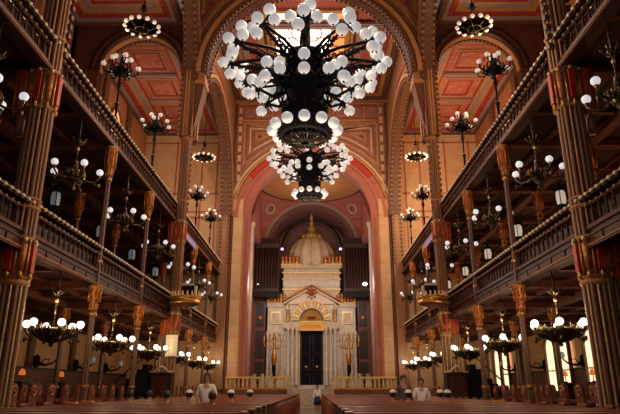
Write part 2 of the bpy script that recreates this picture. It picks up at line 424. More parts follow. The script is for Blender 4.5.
# aisle ceilings and their cross arches
for sx,side in SIDES:
    b=MB()
    xa,xb=min(sx*6.3,sx*11.7),max(sx*6.3,sx*11.7)
    b.box(xa,xb,-3,YEND,18.75,19.0,'aislered')
    for (y0,y1) in ((0,11.4),(11.7,23.8),(24.4,YEND)):
        e=frames(b,xa,xb,y0,y1,18.75,((0.22,'pierdark',0.3),(0.2,'greyblue',0.22),(0.34,'maroon',0.16),(0.22,'ochre',0.14),(0.26,'greyblue',0.10),(0.14,'ochre',0.1),(0.12,'maroon',0.08)))
        x=xa+0.6
        while x<xb-0.5:
            for y in (y0+0.59,y1-0.59): b.lathe([(0.10,-0.03),(0.10,0.0)],'red',8,(x,y,18.59)) 
            x+=0.42
        y=y0+1
        while y<y1-0.9:
            for x in (xa+0.59,xb-0.59): b.lathe([(0.10,-0.03),(0.10,0.0)],'red',8,(x,y,18.59))
            y+=0.42
        x0,x1,ya,yb=e
        n=3
        for k in range(1,n):
            y=ya+(yb-ya)*k/n
            b.box(x0,x1,y-0.3,y+0.3,18.62,18.75,'greyblue'); b.box(x0,x1,y-0.2,y-0.1,18.58,18.62,'ochre'); b.box(x0,x1,y+0.1,y+0.2,18.58,18.62,'ochre')
        for k in range(n):
            yA=ya+(yb-ya)*k/n+0.5; yB=ya+(yb-ya)*(k+1)/n-0.5
            frames(b,x0+0.3,x1-0.3,yA,yB,18.75,((0.1,'ochre',0.05),(0.16,'maroon',0.04)))
    struct('ceiling_aisle_'+side,b)
    b=MB(); cx=sx*8.22
    u0,u1=min(sx*6.25,sx*11.7),max(sx*6.25,sx*11.7)
    b.archwall('Y',23.8,24.4,u0,u1,18.75,cx,15.95,2.0,'wood',8.75,n=28)
    for r0,r1,dd,mm in ((2.0,2.12,0.12,'dark'),(2.12,2.26,0.2,'wood'),(2.4,2.5,0.08,'dark')):
        b.arch('Y',23.8-dd,23.8,cx,15.95,r0,r1,mm,n=28)
    b.arch('Y',23.95,24.25,cx,15.95,1.96,2.0,'ochre',n=28)
    for j in range(33):
        a=PI*j/32; x=cx+1.95*math.cos(a); z=15.95+1.95*math.sin(a)
        b.box(x-0.05,x+0.05,24.3,24.44,z-0.05,z+0.05,'pierdark')
    struct('wall_aisle_arch_'+side,b)
    # aisle end wall
    b=MB(); b.box(sx*5.2,sx*11.7,YEND+0.02,YEND+0.5,0,18.75,'sand')
    xs=[6.6,8.0,8.15,11.2]
    for x in (6.55,7.6,9.4,11.1):
        b.box(sx*(x-0.05),sx*(x+0.05),YEND-0.03,YEND,9,18,'pink')
    for z in (9.4,12.3,12.7,14.0,17.8): b.box(xa,xb,YEND-0.03,YEND,z,z+0.1,'pink')
    struct('wall_aisle_end_'+side,b)

# ------------------------------------------------------------------ chancel wall with the triumphal arch
b=MB()
ZC,RC=12.3,4.6
b.archwall('Y',YEND,YEND+0.9,-5.5,5.5,21.7,0,ZC,RC,'ochre',0,n=48)
b.archwall('Y',YEND-0.05,YEND,-5.5,5.5,19.4,0,ZC,5.3,'pier',13.5,n=48)
for sx in (-1,1):      # pale stone pilasters, rose reveals
    b.box(sx*4.62,sx*5.25,YEND-0.12,YEND,1.2,13.6,'sand')
    for z in [2.0+k*0.8 for k in range(15)]: b.box(sx*4.62,sx*5.25,YEND-0.125,YEND,z,z+0.02,'ochre')
    b.box(sx*4.15,sx*4.62,YEND-0.02,YEND+0.9,1.2,ZC,'pink')
    b.box(sx*4.28,sx*4.4,YEND-0.07,YEND,1.2,ZC,'rose'); b.box(sx*4.52,sx*4.6,YEND-0.09,YEND,1.2,ZC,'ochre')
    b.box(sx*5.3,sx*5.4,YEND-0.18,YEND,1.2,20.9,'pierdark')
    b.box(sx*4.85,sx*5.2,YEND-0.09,YEND,14.0,20.9,'pier')
    for k in range(9):
        z=14.2+k*0.74
        b.box(sx*4.92,sx*5.13,YEND-0.12,YEND,z,z+0.46,'sand'); b.box(sx*4.95,sx*5.1,YEND-0.12,YEND,z+0.53,z+0.68,'maroon')
    for x in (4.8,5.22): b.box(sx*(x-0.03),sx*(x+0.03),YEND-0.12,YEND,13.6,20.9,'rose')
b.arch('Y',YEND-0.03,YEND+0.9,0,ZC,4.15,4.62,'pink',n=48)
b.arch('Y',YEND-0.1,YEND,0,ZC,4.62,4.95,'pink',n=48)
b.arch('Y',YEND-0.13,YEND,0,ZC,4.95,5.22,'pink',n=48)
b.arch('Y',YEND-0.18,YEND,0,ZC,5.3,5.42,'ochre',n=48)
b.arch('Y',YEND-0.15,YEND,0,ZC,5.5,5.66,'sand',n=48)
b.arch('Y',YEND-0.1,YEND,0,ZC,5.72,5.8,'rose',n=48)
for sx in (-1,1):
    for k in range(7):           # red blocks of the arch band
        a=R(37+k*3.9); a0=a-R(1.55); a1=a+R(1.55)
        if sx<0: a0,a1=PI-a1,PI-a0
        b.arch('Y',YEND-0.18,YEND,0,ZC,4.86,5.24,'scarlet',a0=a0,a1=a1,n=2)
    for d,mm in ((0,'ochre'),(0.24,'rose'),(0.42,'sand'),(0.66,'rose'),(0.84,'ochre'),(1.05,'rose')):
        rr=5.95+d; xv=4.72-d; zt=19.4-d
        pts=[(sx*xv,YEND-0.06,zt)]
        za=ZC+math.sqrt(max(rr*rr-xv*xv,0))
        if za>zt: continue
        a_0=math.acos(xv/rr); a_1=math.asin(min((zt-ZC)/rr,1))
        pts.append((sx*xv,YEND-0.06,za))
        for j in range(1,11):
            a=a_0+(a_1-a_0)*j/10; pts.append((sx*rr*math.cos(a),YEND-0.06,ZC+rr*math.sin(a)))
        pts.append(pts[0])
        b.path(pts,0.07,mm,4,smooth=False)
# frieze of roundels
b.box(-5.2,5.2,YEND-0.08,YEND,19.55,20.9,'maroon')
for z in (19.5,20.85): b.box(-5.2,5.2,YEND-0.16,YEND,z,z+0.12,'ochre')
for k in range(9):
    x=-4.4+k*1.1
    b.box(x-0.42,x+0.42,YEND-0.11,YEND,19.78,20.66,'pink')
    b.path([(x+0.3*math.cos(2*PI*j/12),YEND-0.12,20.22+0.3*math.sin(2*PI*j/12)) for j in range(13)],0.06,'greyblue',4)
    b.box(x+0.47,x+0.63,YEND-0.11,YEND,19.78,20.66,'ochre')
struct('wall_chancel',b)

# chancel: platform, side walls, pendentives, dome, back arch, apse
b=MB(); b.box(-5.5,5.5,36.3,51,-0.3,1.2,'marble'); struct('floor_chancel',b)
b=MB()
for k in range(6): b.box(-1.15,1.15,34.4+k*0.32,36.3,k*0.2,k*0.2+0.2,'step')
b.box(-1.35,-1.15,34.3,36.3,0,1.35,'step'); b.box(1.15,1.35,34.3,36.3,0,1.35,'step')
struct('floor_steps',b)
YC=41.4
for sx,side in SIDES:
    b=MB(); b.box(sx*4.6,sx*4.9,37.5,49.5,1.2,19,'rose'); b.box(sx*4.1,sx*4.6,37.5,49.5,12.4,19,'rose')
    b.path([(sx*4.2,38.2,1.2),(sx*4.2,38.2,12.0)],0.17,'white',12); b.lathe([(0.17,0),(0.26,0.25),(0.26,0.4),(0.05,0.6),(0.03,0.9)],'cream',12,(sx*4.2,38.2,12.0))
    struct('wall_chancel_'+side,b)
b=MB()
AH,ZS=4.1,12.4; RS=AH*math.sqrt(2); zr=ZS+AH
n,m_=64,10; vs=[]; fs=[]
for j in range(n):
    a=2*PI*j/n; k=AH/max(abs(math.cos(a)),abs(math.sin(a)))
    for i in range(m_+1):
        rho=AH+(k-AH)*i/m_
        vs.append((rho*math.cos(a),YC+rho*math.sin(a),ZS+math.sqrt(max(RS*RS-rho*rho,0))))
for j in range(n):
    for i in range(m_):
        a=j*(m_+1)+i; c=((j+1)%n)*(m_+1)+i; fs.append((a,c,c+1,a+1))
b.add(vs,fs,'rose',True)
b.lathe([(AH+0.05,-0.12),(AH-0.1,-0.12),(AH-0.22,0.05),(AH-0.1,0.2),(AH-0.28,0.36),(AH-0.12,0.5)],'ochre',64,(0,YC,zr))
b.lathe([(AH-0.13,0.5),(AH-0.13,0.62)],'greyblue',48,(0,YC,zr)); b.lathe([(AH-0.2,0.62),(AH-0.3,0.75),(AH-0.1,0.85)],'ochre',48,(0,YC,zr))
b.lathe([((AH-0.1)*math.cos(PI/2*i/10)+0.001,0.85+3.2*math.sin(PI/2*i/10)) for i in range(11)],'pink',48,(0,YC,zr))
for sx in (-1,1):      # pendentive rosettes
    d=Vector((sx*1,1,0)).normalized(); rho=4.85
    c=Vector((d.x*rho,YC+d.y*rho,ZS+math.sqrt(RS*RS-rho*rho)))
    nrm=(Vector((0,YC,ZS))-c).normalized(); u=nrm.cross(Vector((0,0,1))).normalized(); w_=u.cross(nrm)
    for rr,mm,tk in ((0.36,'sand',0.06),(0.2,'maroon',0.08),(0.5,'greyblue',0.05)):
        b.path([c+nrm*0.04+u*rr*math.cos(2*PI*q/16)+w_*rr*math.sin(2*PI*q/16) for q in range(17)],tk,mm,5)
    for q in (-0.35,0,0.35): b.sphere(c+w_*(-0.95 if w_.z>0 else 0.95)+u*q+nrm*0.05,0.11,'blue',8,6)
for yy in (YC+AH-0.06,): b.arch('Y',yy-0.06,yy+0.02,0,ZS,AH-0.12,AH+0.02,'pink',n=40)
struct('ceiling_chancel_dome',b)
b=MB()
b.archwall('Y',45.5,46.0,-4.6,4.6,20.5,0,12.4,3.75,'rose',12.4,n=40)
for r0,r1,dd,mm in ((3.45,3.75,0.06,'pierdark'),(3.75,3.95,0.10,'greyblue')):
    b.arch('Y',45.5-dd,45.55,0,12.4,r0,r1,mm,n=40)
b.arch('Y',46.0,49.7,0,12.4,3.5,3.75,'mauve',n=40)
struct('chancel_arch_vault',b)  # back arch wall of the chancel with the apse barrel vault
b=MB(); b.box(-4.7,4.7,49.7,50.1,1.2,17.5,'mauve')
for r0,r1,dd,mm in ((2.3,2.5,0.12,'pierdark'),(2.6,2.8,0.2,'dark'),(2.8,2.95,0.1,'pink')):
    b.arch('Y',49.7-dd,49.7,0,13.3,r0,r1,mm,n=36)
struct('wall_chancel_back',b)
for sx,side in SIDES:
    b=MB(); b.box(sx*3.68,sx*4.7,45.4,45.7,1.2,8.3,'marble'); b.box(sx*3.9,sx*4.7,45.5,45.9,8.3,12.4,'rose')
    for x in (4.1,):
        for z0,z1 in ((1.5,3.2),(3.5,5.6),(5.9,7.8)):
            b.box(sx*(x-0.32),sx*(x+0.32),45.34,45.4,z0,z1,'organ')
        b.sphere((sx*x,45.33,6.6),0.18,'ochre',8,6)
    struct('wall_organ_'+side,b)

# ------------------------------------------------------------------ galleries: parapets by bay
def parapet(h, name):
    t=thing(name,'x','balustrade')
    L=2.045
    b=MB(); b.box(-0.13,0.13,-L,L,h-0.10,h,'dark'); b.box(-0.16,0.16,-L,L,h-0.04,h,'wood'); b.build('handrail',t)
    fz=h-0.66
    b=MB(); b.box(-0.06,0.2,-L,L,0,fz,'dark')
    b.box(-0.10,-0.06,-L,L,fz-0.08,fz,'wood'); b.box(-0.14,-0.06,-L,L,0,0.07,'wood'); b.box(-0.155,-0.13,-L,L,0.05,0.07,'ochre')
    b.box(-0.09,-0.06,-L,L,fz*0.55,fz*0.55+0.04,'wood')
    for k in range(5):
        y=-L+0.1+k*0.79
        b.box(-0.085,-0.06,y,y+0.7,0.1,fz*0.5,'wood')
    b.build('fascia',t)
    b=MB()
    def string(x,z,rr,mm):
        pts=[];rad=[]
        for k in range(17):
            y=-L+0.12+k*(2*L-0.24)/16
            for dy,f in ((-1.05,0.12),(-0.95,0.45),(-0.5,0.95),(0.5,0.95),(0.95,0.45),(1.05,0.12)): pts.append((x,y+dy*rr,z)); rad.append(rr*f)
        b.path(pts,rad,mm,6)
    string(-0.17,h-0.05,0.043,'bead')
    b.build('bead_row',t)
    b=MB()
    string(-0.09,h-0.22,0.034,'ochre')
    b.box(-0.04,0.04,-L,L,h-0.25,h-0.18,'dark')
    b.build('lower_bead_row',t)
    b=MB()
    b.lathe([(0.03,fz),(0.045,fz+0.04),(0.022,fz+0.1),(0.036,fz+0.2),(0.02,fz+0.34),(0.03,h-0.25),(0.035,h-0.24)],'wood',6)
    p0=b.build('baluster',t)
    n=14
    for k in range(n):
        o=p0 if k==0 else p0.copy()
        if k: C.objects.link(o); o.parent=t
        o.location=(0.0,-L+0.15+k*(2*L-0.3)/(n-1),0)
    b=MB(); b.box(0.06,0.09,-L,L,fz,h-0.25,'dark'); b.build('back_panel',t)
    freeze(t)
    return t
pl=parapet(1.14,'gallery_balustrade'); ul=[False]
pu=parapet(0.86,'upper_gallery_balustrade'); uu=[False]
for sx,side in SIDES:
    for i,y in enumerate(BAYS):
        w=ORD[i]
        o=place(pl,ul,(sx*6.05,y,4.02),0 if sx>0 else PI,'dark balustrade of the lower gallery on the %s, %s bay from the camera'%(side,w),'lower gallery balustrades')
        o=place(pu,uu,(sx*6.05,y,8.34),0 if sx>0 else PI,'dark gilt-beaded balustrade of the %s top gallery, %s bay from the camera'%(side,w),'upper gallery balustrades')

# ------------------------------------------------------------------ columns
def big_column():
    t=thing('clustered_column','x','column')
    def shaft(z0,z1,r):
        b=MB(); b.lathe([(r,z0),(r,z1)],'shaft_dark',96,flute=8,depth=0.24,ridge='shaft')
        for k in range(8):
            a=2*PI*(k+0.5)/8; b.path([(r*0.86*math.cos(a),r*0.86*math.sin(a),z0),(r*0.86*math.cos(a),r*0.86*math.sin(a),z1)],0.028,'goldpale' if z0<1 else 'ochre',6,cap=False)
        return b
    def ring(b,z,r,h=0.12): b.lathe([(r*0.9,-h*.7),(r*1.03,-h*0.4),(r*1.07,0),(r*0.95,h*0.4)],'ochre',24,(0,0,z))
    b=MB(); b.lathe([(0.46,0),(0.46,0.5),(0.40,0.56),(0.42,0.7),(0.34,0.8)],'pewend',8); b.build('base',t)
    b=shaft(0.8,3.42,0.31); ring(b,3.36,0.31); b.build('lower_shaft',t)
    b=MB(); b.lathe([(0.24,0.0),(0.24,3.4)],'shaft_dark',72,flute=6,depth=0.22,ridge='shaft',c=(0.5,0,0))
    for k in range(6): a=2*PI*(k+0.5)/6; b.path([(0.5+0.2*math.cos(a),0.2*math.sin(a),0),(0.5+0.2*math.cos(a),0.2*math.sin(a),3.4)],0.024,'goldpale',6)
    b.build('aisle_shaft',t)
    def capital(z0,z1):
        b=MB(); r=0.30
        b.lathe([(r*0.9,z0),(r,z0+0.1),(r*1.02,z1-0.1),(r*1.18,z1)],'shaft',8)
        for k in range(8):
            a=2*PI*k/8+PI/8; a2=a+PI/8
            p=lambda rr,z,aa: (rr*math.cos(aa),rr*math.sin(aa),z)
            if k%2==1:
                c=(r*0.99*math.cos(a2),r*0.99*math.sin(a2))
                b.path([(c[0],c[1],z0+0.16),(c[0],c[1],z1-0.12)],[0.10,0.10],'red',4,smooth=False)
            else:
                c=(r*1.0*math.cos(a2),r*1.0*math.sin(a2))
                b.path([(c[0],c[1],z0+0.2),(c[0],c[1],z1-0.15)],[0.07,0.09],'orange',6)
            b.path([p(r*1.06,z0+0.05,a),p(r*1.06,z1-0.05,a)],0.025,'gold',5)
            b.sphere(p(r*1.05,z0+0.08,a2),0.06,'gold',6,4,1.6); b.sphere(p(r*1.13,z1-0.05,a2),0.06,'goldpale',6,4)
        ring(b,z1,r*1.05,0.1); ring(b,z0+0.05,r,0.08)
        # aisle-side bracket with hanging lambrequin
        bx=0.44
        b.lathe([(0.10,z0-0.05),(0.19,z0+0.05),(0.21,z1-0.3),(0.24,z1-0.1),(0.24,z1-0.02)],'red',8,(bx,0,0))
        for k in range(8):
            a=2*PI*k/8; b.path([(bx+0.2*math.cos(a),0.2*math.sin(a),z0-0.05),(bx+0.22*math.cos(a),0.22*math.sin(a),z1-0.15)],[0.02,0.035],'orange',5)
        b.path([(bx,0,z0-0.05),(bx,0,z0-0.6)],[0.1,0.09],'shaft',8)
        return b
    capital(3.42,4.3).build('lower_capital',t)
    b=shaft(4.3,7.36,0.30); ring(b,5.0,0.30,0.07); ring(b,5.2,0.30,0.06); b.build('upper_shaft',t)
    capital(7.36,8.36).build('upper_capital',t)
    b=shaft(8.36,12.45,0.30); ring(b,9.3,0.30,0.07)
    for sxx in (-1,1):
        z=8.9
        while z<12.3: b.box(sxx*0.24,sxx*0.34,-0.2,-0.08,z,z+0.12,'pierdark'); z+=0.27
    b.lathe([(0.28,12.2),(0.42,12.4),(0.42,12.45)],'pier',8); b.build('tall_shaft',t)
    freeze(t); return t
bc=big_column(); ub=[False]
for sx,side in SIDES:
    for i,y in enumerate((11.7,24.1)):
        o=place(bc,ub,(sx*(6.12 if i==0 else 5.75),y,0),0 if sx>0 else PI,'thick fluted column with red and gold capitals, %s of the nave, %s'%(side,'nearest the camera' if i==0 else 'beside the round gold pulpit'),'clustered nave columns'); o.scale=(1,1,1) if i==0 else (0.8,0.8,1)

def thin_column(top, rlo, name):
    t=thing(name,'x','column')
    b=MB(); b.lathe([(0.22,0),(0.22,0.35),(0.15,0.42),(0.17,0.5),(rlo,0.6)],'pewend',10); b.build('base',t)
    def sh(z0,z1,r):
        b=MB(); b.lathe([(r,z0),(r*0.94,z1)],'shaft_dark',40,flute=5,depth=0.2,ridge='shaft')
        b.lathe([(r*1.25,-0.04),(r*1.35,0),(r*1.25,0.04)],'gold',12,(0,0,z0+0.7)); b.lathe([(r*1.1,-0.04),(r*1.35,0),(r*1.1,0.04)],'gold',12,(0,0,z1-0.15))
        return b
    def cap(z0,z1):
        b=MB(); q=0.86
        b.lathe([(0.10*q,z0),(0.14*q,z0+0.04),(0.12*q,z0+0.2),(0.15*q,z0+0.25),(0.185*q,z0+0.3),(0.20*q,z1-0.12),(0.23*q,z1-0.06),(0.23*q,z1)],'orange',8)
        for k in range(8):
            a=2*PI*k/8; cx,cy=q*math.cos(a),q*math.sin(a)
            b.path([(0.19*cx,0.19*cy,z0+0.24),(0.205*cx,0.205*cy,z1-0.1)],[0.024,0.02],'gold',5)
            b.path([(0.13*cx,0.13*cy,z0-0.06),(0.13*cx,0.13*cy,z0+0.18)],[0.012,0.024],'gold' if k%2 else 'orange',5)
            a+=PI/8; cx,cy=q*math.cos(a),q*math.sin(a); b.path([(0.18*cx,0.18*cy,z0+0.36),(0.19*cx,0.19*cy,z1-0.18)],0.02,'red',4)
        return b
    b=sh(0.6,3.38,rlo); b.build('lower_shaft',t)
    cap(3.34,4.03).build('lower_capital',t)
    b=sh(4.03,7.4,rlo*0.9); b.build('upper_shaft',t)
    cap(7.36,8.3).build('upper_capital',t)
    freeze(t); return t
tc=thin_column(8.2,0.092,'slender_column'); ut=[False]
for sx,side in SIDES:
    for i,y in enumerate((15.85,20.0,28.3,32.4)):
        place(tc,ut,(sx*5.99,y,0),0 if sx>0 else PI,'slender column with orange gilt capitals edging the nave on the %s, %s from camera'%(side,ORD[i]),'slender nave columns')
ti=copy_tree(tc); freeze(ti); ti.name='gallery_column'; ui=[False]
for sx,side in SIDES:
    for i,y in enumerate(COLS):
        place(ti,ui,(sx*8.6,y,0),0,'slender column of the inner row in the %s gallery, %s from the camera'%(side,ORD[i]),'inner gallery columns')

# ------------------------------------------------------------------ chandeliers
def great_chandelier():
    t=thing('great_chandelier','x','chandelier')   # origin: axis at the lower globe ring
    b=MB()
    b.lathe([(0.05,-0.12),(0.3,-0.1),(0.52,-0.02),(0.52,0.1)],'iron',24)
    for k in range(28):
        a=2*PI*k/28; a2=a+0.35
        b.path([(0.62*math.cos(a),0.62*math.sin(a),-0.02),(0.45*math.cos((a+a2)/2),0.45*math.sin((a+a2)/2),-0.22),(0.1*math.cos(a2),0.1*math.sin(a2),-0.28)],0.02,'iron' if k%3 else 'bronze',4)
        b.sphere((0.5*math.cos(a),0.5*math.sin(a),-0.2),0.035,'iron' if k%2 else 'bronze',5,4)
    b.torus((0,0,-0.22),0.44,0.02,'iron',24,4); b.torus((0,0,-0.27),0.22,0.02,'iron',16,4)
    b.lathe([(0.6,-0.12),(0.66,-0.08),(0.66,0.04),(0.6,0.1)],'iron',24)
    for k in range(24):
        a=2*PI*k/24; b.bar((0.62*math.cos(a),0.62*math.sin(a),0.1),(0.52*math.cos(a+0.26),0.52*math.sin(a+0.26),0.55),0.02,'iron')
        b.bar((0.62*math.cos(a),0.62*math.sin(a),0.1),(0.52*math.cos(a-0.26),0.52*math.sin(a-0.26),0.55),0.02,'iron')
        b.sphere((0.66*math.cos(a),0.66*math.sin(a),-0.1),0.03,'iron',5,4)
    b.build('basket',t)
    b=MB()
    b.lathe([(0.5,0.5),(0.58,0.55),(0.5,0.62),(0.46,1.0),(0.55,1.25),(0.62,1.3),(0.55,1.38),(0.34,1.6),(0.30,2.0),(0.42,2.1),(0.42,2.2),(0.15,2.35),(0.12,3.2),(0.25,3.35),(0.05,3.5)],'iron',24)
    for k in range(16):
        a=2*PI*k/16
        b.path([(0.5*math.cos(a),0.5*math.sin(a),0.6),(0.66*math.cos(a),0.66*math.sin(a),0.9),(0.56*math.cos(a),0.56*math.sin(a),1.25)],0.025,'iron',5)
        b.path([(0.6*math.cos(a+0.2),0.6*math.sin(a+0.2),1.3),(0.75*math.cos(a+0.2),0.75*math.sin(a+0.2),1.62),(0.36*math.cos(a+0.2),0.36*math.sin(a+0.2),2.05)],0.03,'iron',5)
        b.sphere((0.55*math.cos(a),0.55*math.sin(a),0.62),0.04,'bronze',5,4)
    b.build('body',t)
    b=MB(); b.path([(0,0,3.3),(0,0,t_rod)],0.035,'iron',8); b.build('suspension_rod',t)
    # upper circle of arms
    def arm(kind):
        b=MB()
        if kind=='long':
            L=1.86; z0,z1=1.75,1.95
            b.path([(0.3,0,z0+0.25),(1.0,0,z1+0.12),(L,0,z1)],[0.055,0.045,0.04],'iron',6)
            b.path([(0.5,0,z0-0.3),(1.0,0,z0-0.02),(1.4,0,z1-0.14),(L,0,z1-0.04)],[0.05,0.04,0.035,0.035],'iron',6)
            for k in range(7):
                x=0.5+k*0.18; b.bar((x,0,z0+0.24-0.02*k),(x+0.12,0,z0-0.26+0.05*k),0.03,'iron'); b.bar((x+0.14,0,z0+0.24-0.02*k),(x,0,z0-0.26+0.05*k),0.02,'iron')
            for s in (-1,1):
                b.path([(0.6,0,z0+0.1),(0.9,s*0.10,z0+0.05),(1.2,s*0.05,z0+0.12),(1.5,s*0.09,z1)],0.022,'iron',5)
            gl=[(L+0.22,0,z1+0.02),(L-0.02,0.30,z1+0.02),(L-0.02,-0.30,z1+0.02),(L-0.04,0.14,z1+0.36),(L+0.06,-0.12,z1-0.24)]
            end=(L,0,z1)
        else:
            L=1.16; z0,z1=0.95,1.12
            b.path([(0.4,0,z0+0.15),(0.8,0,z0-0.02),(L,0,z1)],[0.05,0.04,0.035],'iron',6)
            b.path([(0.45,0,z0+0.4),(0.7,0,z0+0.3),(L,0,z1+0.02)],[0.035,0.03,0.03],'iron',6)
            gl=[(L+0.20,0,z1-0.16),(L+0.16,0,z1+0.24)]+([] if kind=='pair' else [(L-0.02,0.26,z1+0.04),(L-0.02,-0.26,z1+0.04),(L-0.16,0.1,z1+0.34)])
            end=(L,0,z1)
        for g in gl: b.path([end,(g[0],g[1],g[2]-0.13),g],[0.03,0.025,0.04],'iron',5)
        b.sphere(end,0.09,'iron',8,6)
        a_=b.build('arm',t)
        g=MB(); g.sphere((0,0,0),0.143,'globe',16,10); g.lathe([(0.02,-0.155),(0.03,-0.135)],'iron',6); g.sphere((0,0,-0.16),0.02,'bronze',5,4)
        g0=g.build('globe',a_)
        for i,p in enumerate(gl):
            o=g0 if i==0 else g0.copy()
            if i: C.objects.link(o); o.parent=a_
            o.location=p
        KIDS[a_.name]=[x for x in bpy.data.objects if x.parent==a_]
        return a_
    A=arm('long'); S=arm('short'); T=arm('pair')
    for proto,angs in ((A,[30*k for k in range(12)]),(S,[42,82,122,-42,-82,-122]),(T,[0,162,-162])):
        for k,an in enumerate(angs):
            o=proto if k==0 else copy_tree(proto,t)
            o.rotation_euler=(0,0,R(an)-PI/2)
    b=MB(); b.path([(0.6,0,0.05),(0.72,0,-0.02),(0.8,0,0.0)],[0.03,0.03,0.05],'iron',6); r0=b.build('globe_bracket',t)
    g=MB(); g.sphere((0.8,0,0.06),0.14,'globe',16,10); g.build('globe',r0)
    KIDS[r0.name]=[x for x in bpy.data.objects if x.parent==r0]
    for k in range(12):
        o=r0 if k==0 else copy_tree(r0,t)
        o.rotation_euler=(0,0,2*PI*k/12-PI/2)
    KIDS[t.name]=[x for x in bpy.data.objects if x.parent==t]
    return t
t_rod=21.2-7.2
gc=great_chandelier()
gc.location=(0.0,12.5,7.2); gc['label']='huge black chandelier of white globes hanging nearest, high over the nave'; gc['group']='great nave chandeliers'
g2=copy_tree(gc); g2.location=(0.0,26.6,10.47); g2['label']='farther black globe chandelier showing below the huge one, before the chancel arch'
for o in list(bpy.data.objects):
    if o.parent==g2 and o.name.startswith('suspension_rod'): o.scale=(1,1,1); o.location=(0,0,-3.2)

def gallery_chandelier(glob, deep, rod, name):
    t=thing(name,'x','chandelier')
    b=MB(); b.path([(0,0,0.1),(0,0,rod)],0.02,'bronze',6)
    b.lathe([(0.02,-0.08),(0.12,0),(0.06,0.05),(0.02,0.1)],'bronze',10,(0,0,0.95)); b.sphere((0,0,0.75),0.05,'goldpale',8,6)
    for k in range(6):
        a=2*PI*k/6; b.path([(0,0,0.85),(0.14*math.cos(a),0.14*math.sin(a),0.95),(0.2*math.cos(a),0.2*math.sin(a),1.05)],0.016,'bronze',4)
    b.build('rod',t)
    b=MB()
    if deep:
        b.lathe([(0.02,-0.36),(0.06,-0.33),(0.04,-0.28),(0.26,-0.22),(0.46,-0.08),(0.50,0.02),(0.46,0.06),(0.40,0.0),(0.1,-0.1)],'bronze',20)
    else:
        b.lathe([(0.02,-0.42),(0.07,-0.36),(0.03,-0.28),(0.12,-0.2),(0.22,-0.06),(0.2,0.06),(0.08,0.12),(0.06,0.4)],'bronze',16)
    for k in range(14):
        a=2*PI*k/14; r=0.5 if deep else 0.26
        b.path([(r*0.7*math.cos(a),r*0.7*math.sin(a),-0.1),(r*math.cos(a),r*math.sin(a),0.02),(r*0.9*math.cos(a),r*0.9*math.sin(a),0.16)],[0.03,0.035,0.01],'bronze',5)
    for k in range(7):
        a=2*PI*k/7+0.2; b.sphere(((0.42 if deep else 0.2)*math.cos(a),(0.42 if deep else 0.2)*math.sin(a),0.08),0.04,'gold',6,4)
    b.build('bowl',t)
    b=MB(); b.path([(0.1,0,-0.05),(0.32,0,-0.14),(0.52,0,-0.12),(0.62,0,0.0),(0.62,0,0.08)],[0.03,0.028,0.026,0.026,0.05],'bronze',6)
    b.path([(0.45,0,-0.12),(0.55,0,-0.2),(0.62,0,-0.16)],0.018,'bronze',5); b.sphere((0.62,0,-0.2),0.04,'bronze',6,5,1.6)
    a_=b.build('arm',t)
    g=MB(); g.sphere((0.62,0,0.17),0.092,glob,12,8); g.build('globe',a_)
    KIDS[a_.name]=[x for x in bpy.data.objects if x.parent==a_]
    na=6 if deep else 5
    for k in range(na):
        o=a_ if k==0 else copy_tree(a_,t)
        o.rotation_euler=(0,0,2*PI*k/na+R(10 if deep else 25))
    freeze(t); return t
gl=gallery_chandelier('globe_lit',True,1.43,'gallery_chandelier'); u1=[False]
gm=gallery_chandelier('globe_mid',False,1.71,'gallery_chandelier'); u2=[False]
LIGHTS=[]
for sx,side in SIDES:
    for i,y in enumerate(BAYS):
        place(gm,u2,(sx*6.1,y,6.60),0 if sx<0 else R(35),'dark bronze globe chandelier hanging below the %s top gallery, %s from the camera'%(side,ORD[i]),'chandeliers below the top gallery')
        if i:
            place(gl,u1,(sx*6.1,y,2.56),0 if sx<0 else PI,'bronze bowl chandelier with lit globes below the %s lower gallery, %s from the camera'%(side,ORD[i-1]),'lit chandeliers below the lower gallery')
            LIGHTS.append((sx*6.1,y,2.95))

def torch():
    t=thing('standing_candelabrum','x','candelabrum')
    b=MB(); b.lathe([(0.10,0),(0.08,0.1),(0.035,0.2),(0.05,0.5),(0.07,0.6),(0.03,0.68),(0.03,1.15),(0.08,1.3),(0.05,1.4),(0.03,1.7)],'iron',10)
    b.sphere((0,0,0.62),0.06,'gold',8,6); b.sphere((0,0,1.28),0.07,'gold',8,6); b.build('post',t)
    b=MB(); b.lathe([(0.03,1.55),(0.2,1.7),(0.26,1.8),(0.1,1.95),(0.05,2.3)],'iron',12)
    for k in range(10):
        a=2*PI*k/10; b.path([(0.2*math.cos(a),0.2*math.sin(a),1.7),(0.36*math.cos(a),0.36*math.sin(a),1.78),(0.28*math.cos(a),0.28*math.sin(a),1.95)],0.03,'iron',5)
    b.build('crown',t)
    b=MB(); b.path([(0.1,0,1.75),(0.35,0,1.66),(0.52,0,1.74),(0.54,0,1.88)],[0.03,0.025,0.025,0.03],'iron',6); a_=b.build('arm',t)
    g=MB(); g.sphere((0.54,0,1.97),0.085,'globe_small',12,8); g.build('globe',a_)
    KIDS[a_.name]=[x for x in bpy.data.objects if x.parent==a_]
    for k in range(6):
        o=a_ if k==0 else copy_tree(a_,t); o.rotation_euler=(0,0,2*PI*k/6+R(20))
    b=MB(); b.path([(0.05,0,2.0),(0.18,0,2.1),(0.2,0,2.22)],[0.03,0.02,0.03],'iron',6); a2=b.build('upper_arm',t)
    g=MB(); g.sphere((0.2,0,2.31),0.085,'globe_small',12,8); g.build('globe',a2)
    KIDS[a2.name]=[x for x in bpy.data.objects if x.parent==a2]
    for k in range(3):
        o=a2 if k==0 else copy_tree(a2,t); o.rotation_euler=(0,0,2*PI*k/3+R(80))
    freeze(t); return t
tt=torch(); u3=[False]
